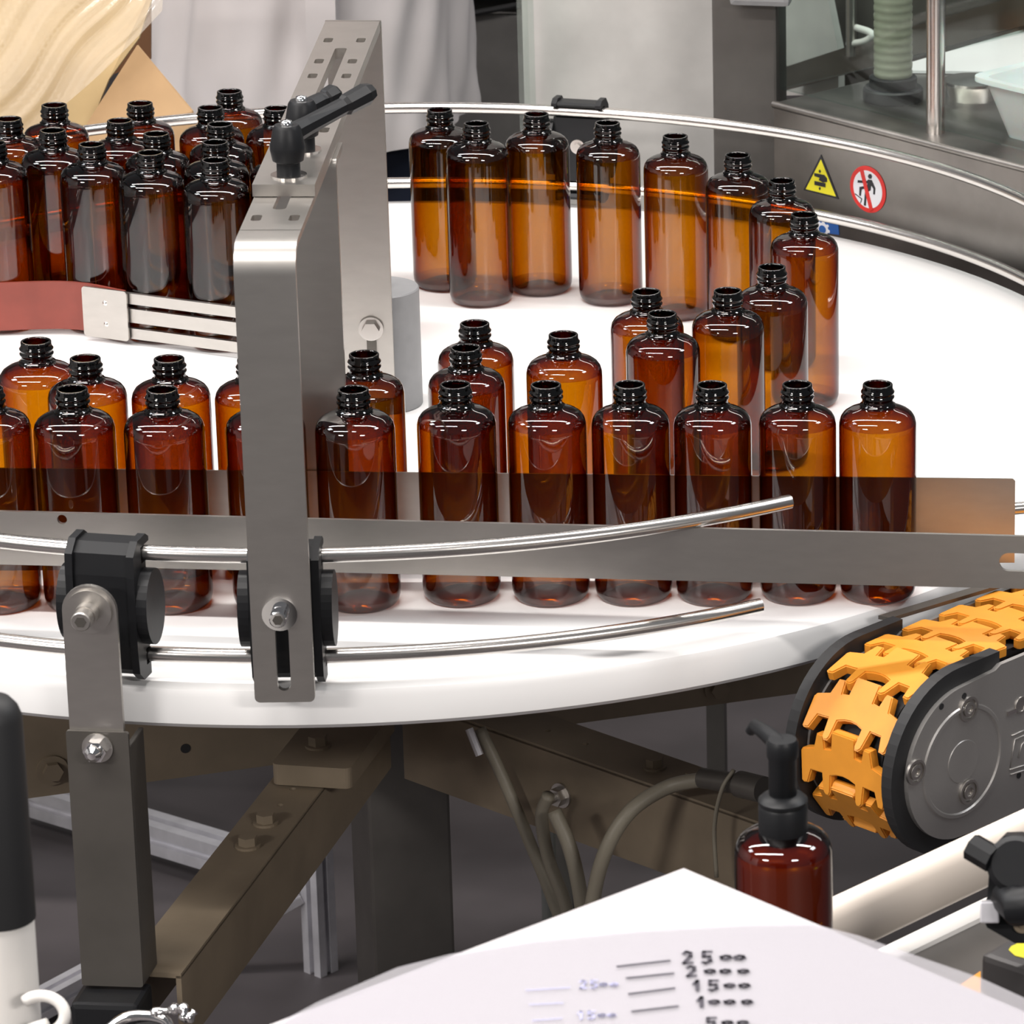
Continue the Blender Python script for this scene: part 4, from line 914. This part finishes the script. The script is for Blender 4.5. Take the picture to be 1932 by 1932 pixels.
# continuous body grown from a joint skeleton
sk = bpy.data.meshes.new('body')
J = [(0, 0, .05, .12), (0, 0, .25, .105), (0, 0, .42, .11), (0, 0, .53, .065), (0, 0, .60, .048), (0, -.005, .66, .050), (0, -.012, .715, .074), (0, 0, .79, .085), (0, .01, .855, .060),
     (-.085, 0, -.02, .085), (-.09, -.01, -.40, .058), (-.09, .02, -.80, .042), (-.09, -.05, -.865, .035),
     (.085, 0, -.02, .085), (.09, -.01, -.40, .058), (.09, .02, -.80, .042), (.09, -.05, -.865, .035)]
Ed = [(0, 1), (1, 2), (2, 3), (3, 4), (4, 5), (5, 6), (6, 7), (7, 8), (0, 9), (9, 10), (10, 11), (11, 12), (0, 13), (13, 14), (14, 15), (15, 16)]
ARM = {}
for s_ in (-1, 1):
    k = len(J); J += [(s_ * .165, 0, .475, .050), (s_ * .235, .03, .27, .040), (s_ * .17, -.15, .30, .029), (s_ * .145, -.195, .315, .027)]
    Ed += [(2, k), (k, k + 1), (k + 1, k + 2), (k + 2, k + 3)]; ARM[s_] = (k, k + 1, k + 2)
    hb = V(J[k + 3][:3]); fd = V((-s_ * .45, -.80, .10)).normalized(); sd = V((0, .10, 1)).normalized()
    for q, (off, L) in enumerate(((.026, .062), (.009, .072), (-.008, .068), (-.024, .054))):     # four fingers, slightly curled
        b_ = len(J); p0 = hb + sd * off + fd * .030; J.append((*p0, .0105)); J.append((*(p0 + fd * (L * .55)), .0090)); J.append((*(p0 + fd * (L * .9) + V((-s_ * .020, .012, -.004))), .0075))
        Ed += [(k + 3, b_), (b_, b_ + 1), (b_ + 1, b_ + 2)]
    b_ = len(J); p0 = hb + sd * .030 + V((-s_ * .012, .004, 0)); J.append((*p0, .0110)); J.append((*(p0 + fd * .025 + sd * .022), .0095)); Ed += [(k + 3, b_), (b_, b_ + 1)]   # thumb
bm.free()
sk.from_pydata([j[:3] for j in J], Ed, []); so = bpy.data.objects.new('body', sk); COL.objects.link(so)
md_ = so.modifiers.new('skin', 'SKIN'); sv = sk.skin_vertices[0].data
for v, j in zip(sv, J): v.radius = (j[3], j[3] * .88)
sv[0].use_root = True
sm_ = so.modifiers.new('sub', 'SUBSURF'); sm_.levels = 2; sm_.render_levels = 2
dg = bpy.context.evaluated_depsgraph_get(); me = bpy.data.meshes.new_from_object(so.evaluated_get(dg)); bpy.data.objects.remove(so)
me.materials.clear()
for q in (NAVY, SKIN): me.materials.append(q)
for p in me.polygons: p.use_smooth = True; p.material_index = 1 if p.center.z > .565 or (p.center.y < -.10 and p.center.z > .1) else 0
bo = bpy.data.objects.new('body', me); COL.objects.link(bo); bo.parent = PE; bo.location = (0, 0, .9)
HAIR = mat('dark_hair', (0.03, 0.02, 0.015), .6)
bm = NB(); lathe(bm, [(.088, -.02), (.096, .02), (.094, .06), (.075, .095), (.040, .112), (0, .118)], (pcx, PY + .030, .800), 28, (0, .35, 1)); obj("hair", bm, HAIR, PE, True)
for s_ in (-1, 1):
    bm = NB(); lathe(bm, [(0, -.009), (.007, -.005), (.009, 0), (.007, .005), (0, .009)], (pcx + s_ * .030, PY - .078, .775), 12); obj('eye', bm, HAIR, PE, True)
    bm = NB(); lathe(bm, [(0, -.028), (.010, -.018), (.012, .008), (.009, .024), (0, .028)], (pcx + s_ * .082, PY + .0, .755), 12); obj('ear', bm, SKIN, PE, True)
bm = NB(); tube(bm, [(pcx, PY - .078, .775), (pcx, PY - .092, .750), (pcx, PY - .098, .735), (pcx, PY - .080, .728)], [.006, .009, .012, .009], 10); obj('nose', bm, SKIN, PE, True)
bm = NB(); tube(bm, [(pcx - .022, PY - .070, .700), (pcx, PY - .080, .698), (pcx + .022, PY - .070, .700)], [.003, .006, .003], 8); obj('mouth', bm, mat('lips', (0.42, 0.18, 0.15), .5), PE, True)
# coat: flared shell with folds, hem higher on the right
bm = NB(); n = 128; rows = []
zh = hp(760, 262).z
for k in range(41):
    f = k / 40; row = []
    for i in range(n):
        a = 2 * math.pi * i / n
        z_h = zh + .02 * math.cos(a) * (1 - f) + .015 * max(0, math.cos(a)) ** 2
        fz = min(f / .82, 1); tp = max(0, (f - .82) / .18); z = z_h + (0.475 - z_h) * fz + .105 * math.sin(tp * math.pi / 2)
        fl2 = (1 - f) ** 1.5
        rx = .152 + .012 * math.sin(f * 3.1) + .034 * fl2; ry = .125 + .035 * fl2
        rx += (.072 - rx) * (1 - math.cos(tp * math.pi / 2)); ry += (.068 - ry) * (1 - math.cos(tp * math.pi / 2))
        fold = .007 * math.sin(a * 6 + 1.3 * f + .9 * math.sin(3 * a)) * (1 - .6 * f) + .003 * math.sin(a * 15 + 9 * f + 2 * math.sin(f * 14)) + .002 * math.sin(a * 23 - 22 * f)
        row.append(bm.verts.new((pcx + (rx + fold) * math.cos(a), PY + (ry + fold) * math.sin(a), z)))
    rows.append(row)
loft(bm, rows)
ct_ = obj('lab_coat', bm, COAT, PE, True)
bm = NB(); pts = [(hp(668 + .02 * y, y)) for y in range(-300, 240, 30)]
vs = []
for p in pts:
    w2 = .017; yy = PY - .163; vs.append([bm.verts.new((p.x - w2, yy - .004, p.z)), bm.verts.new((p.x + w2, yy - .004, p.z)), bm.verts.new((p.x + w2, yy + .01, p.z)), bm.verts.new((p.x - w2, yy + .01, p.z))])
loft(bm, vs); cap(bm, vs[0]); cap(bm, vs[-1]); obj('coat_placket', bm, COAT, ct_)
for s_ in (-1, 1):
    bm = NB(); P = [V((pcx + J[i][0], PY + J[i][1], J[i][2])) for i in ARM[s_]]; P[0] += V((-s_ * .045, 0, .010))
    tube(bm, smooth_path(P, 6), [.082, .079, .076, .073, .070, .067, .064, .061, .058, .055, .052, .049, .046], 16); obj('sleeve', bm, COAT, ct_, True)

# ------------------------------------------------------------------ cardboard box with a polythene liner
YX = 1.02
def bx(x, y, Y=YX): return AY(x, y, Y)
BXX = thing('cardboard_box', 'open brown cardboard box standing behind the disc at the left', 'box', (-.78, YX + .2, -.9))
zr = bx(200, 260).z
bm = NB(); box(bm, (-.86, YX + .15, (zr - .06 - .42) / 2), (.50, .26, .42 + zr - .06), bev=.004); obj('box_body', bm, CARD, BXX)
bm = NB(); box(bm, (-.83, YX + .15, -.432), (.50, .28, .024), bev=.003); obj('stand_top', bm, DARKST, BXX)
bm = NB(); box(bm, (-1.02, YX + .15, -.672), (.06, .06, .456)); obj('stand_post', bm, DARKST, BXX)
bm = NB(); box(bm, (-1.02, YX + .15, -.893), (.30, .28, .014)); obj('stand_foot', bm, DARKST, BXX)
def flap(pix, Ys, m_, nm, th=.004):
    bm = NB(); P = [AY(x, y, Y) for (x, y), Y in zip(pix, Ys)]
    nrm = (P[1] - P[0]).cross(P[2] - P[0]).normalized()
    A = [bm.verts.new(p) for p in P]; Bq = [bm.verts.new(p - nrm * th) for p in P]
    bm.faces.new(A); bm.faces.new(Bq[::-1]); n = len(A)
    for i in range(n): bm.faces.new((A[i], A[(i + 1) % n], Bq[(i + 1) % n], Bq[i]))
    return obj(nm, bm, m_, BXX)
flap([(130, 285), (385, 285), (362, 210), (258, 86)], [YX + .012, YX + .0, YX + .002, YX + .035], CARD, 'right_flap')
flap([(-60, 300), (150, 285), (205, 150), (262, 72), (305, -60), (-60, -60)], [YX + .03, YX + .03, YX + .045, YX + .058, YX + .07, YX + .07], CARDY, 'front_flap')
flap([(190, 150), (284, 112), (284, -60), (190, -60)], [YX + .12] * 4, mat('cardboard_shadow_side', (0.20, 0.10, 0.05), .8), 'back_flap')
# wrinkled bag hanging over the flap
bm = NB(); nu, nv = 46, 40; g_ = []
for i in range(nu):
    row = []; u = i / (nu - 1)
    for j in range(nv):
        v = j / (nv - 1)
        tx, ty = -60 + 370 * u, -60                      # top edge pixel
        # lower hem runs from lower left up to the right
        hx, hy = -60 + 366 * u, 300 - 250 * u ** 1.5 - 30 * u
        x, y = tx + (hx - tx) * v, ty + (hy - ty) * v
        s = (x * .72 + y * .55)
        w_ = s + 7 * math.sin(x * .02 - y * .015)
        dpt = .005 * math.sin(w_ * .045) + .0032 * math.sin(w_ * .11 + 1) + .0018 * math.sin(w_ * .27 + y * .01) + .0008 * math.sin(w_ * .6)
        row.append(bm.verts.new(AY(x, y, YX - .012 + .05 * (1 - v) * .6 + dpt)))
    g_.append(row)
for i in range(nu - 1):
    for j in range(nv - 1): bm.faces.new((g_[i][j], g_[i + 1][j], g_[i + 1][j + 1], g_[i][j + 1]))
tag(obj('plastic_bag', bm, BAG, smooth=True), 'crinkled clear plastic bag draped over the cardboard box', 'plastic bag')
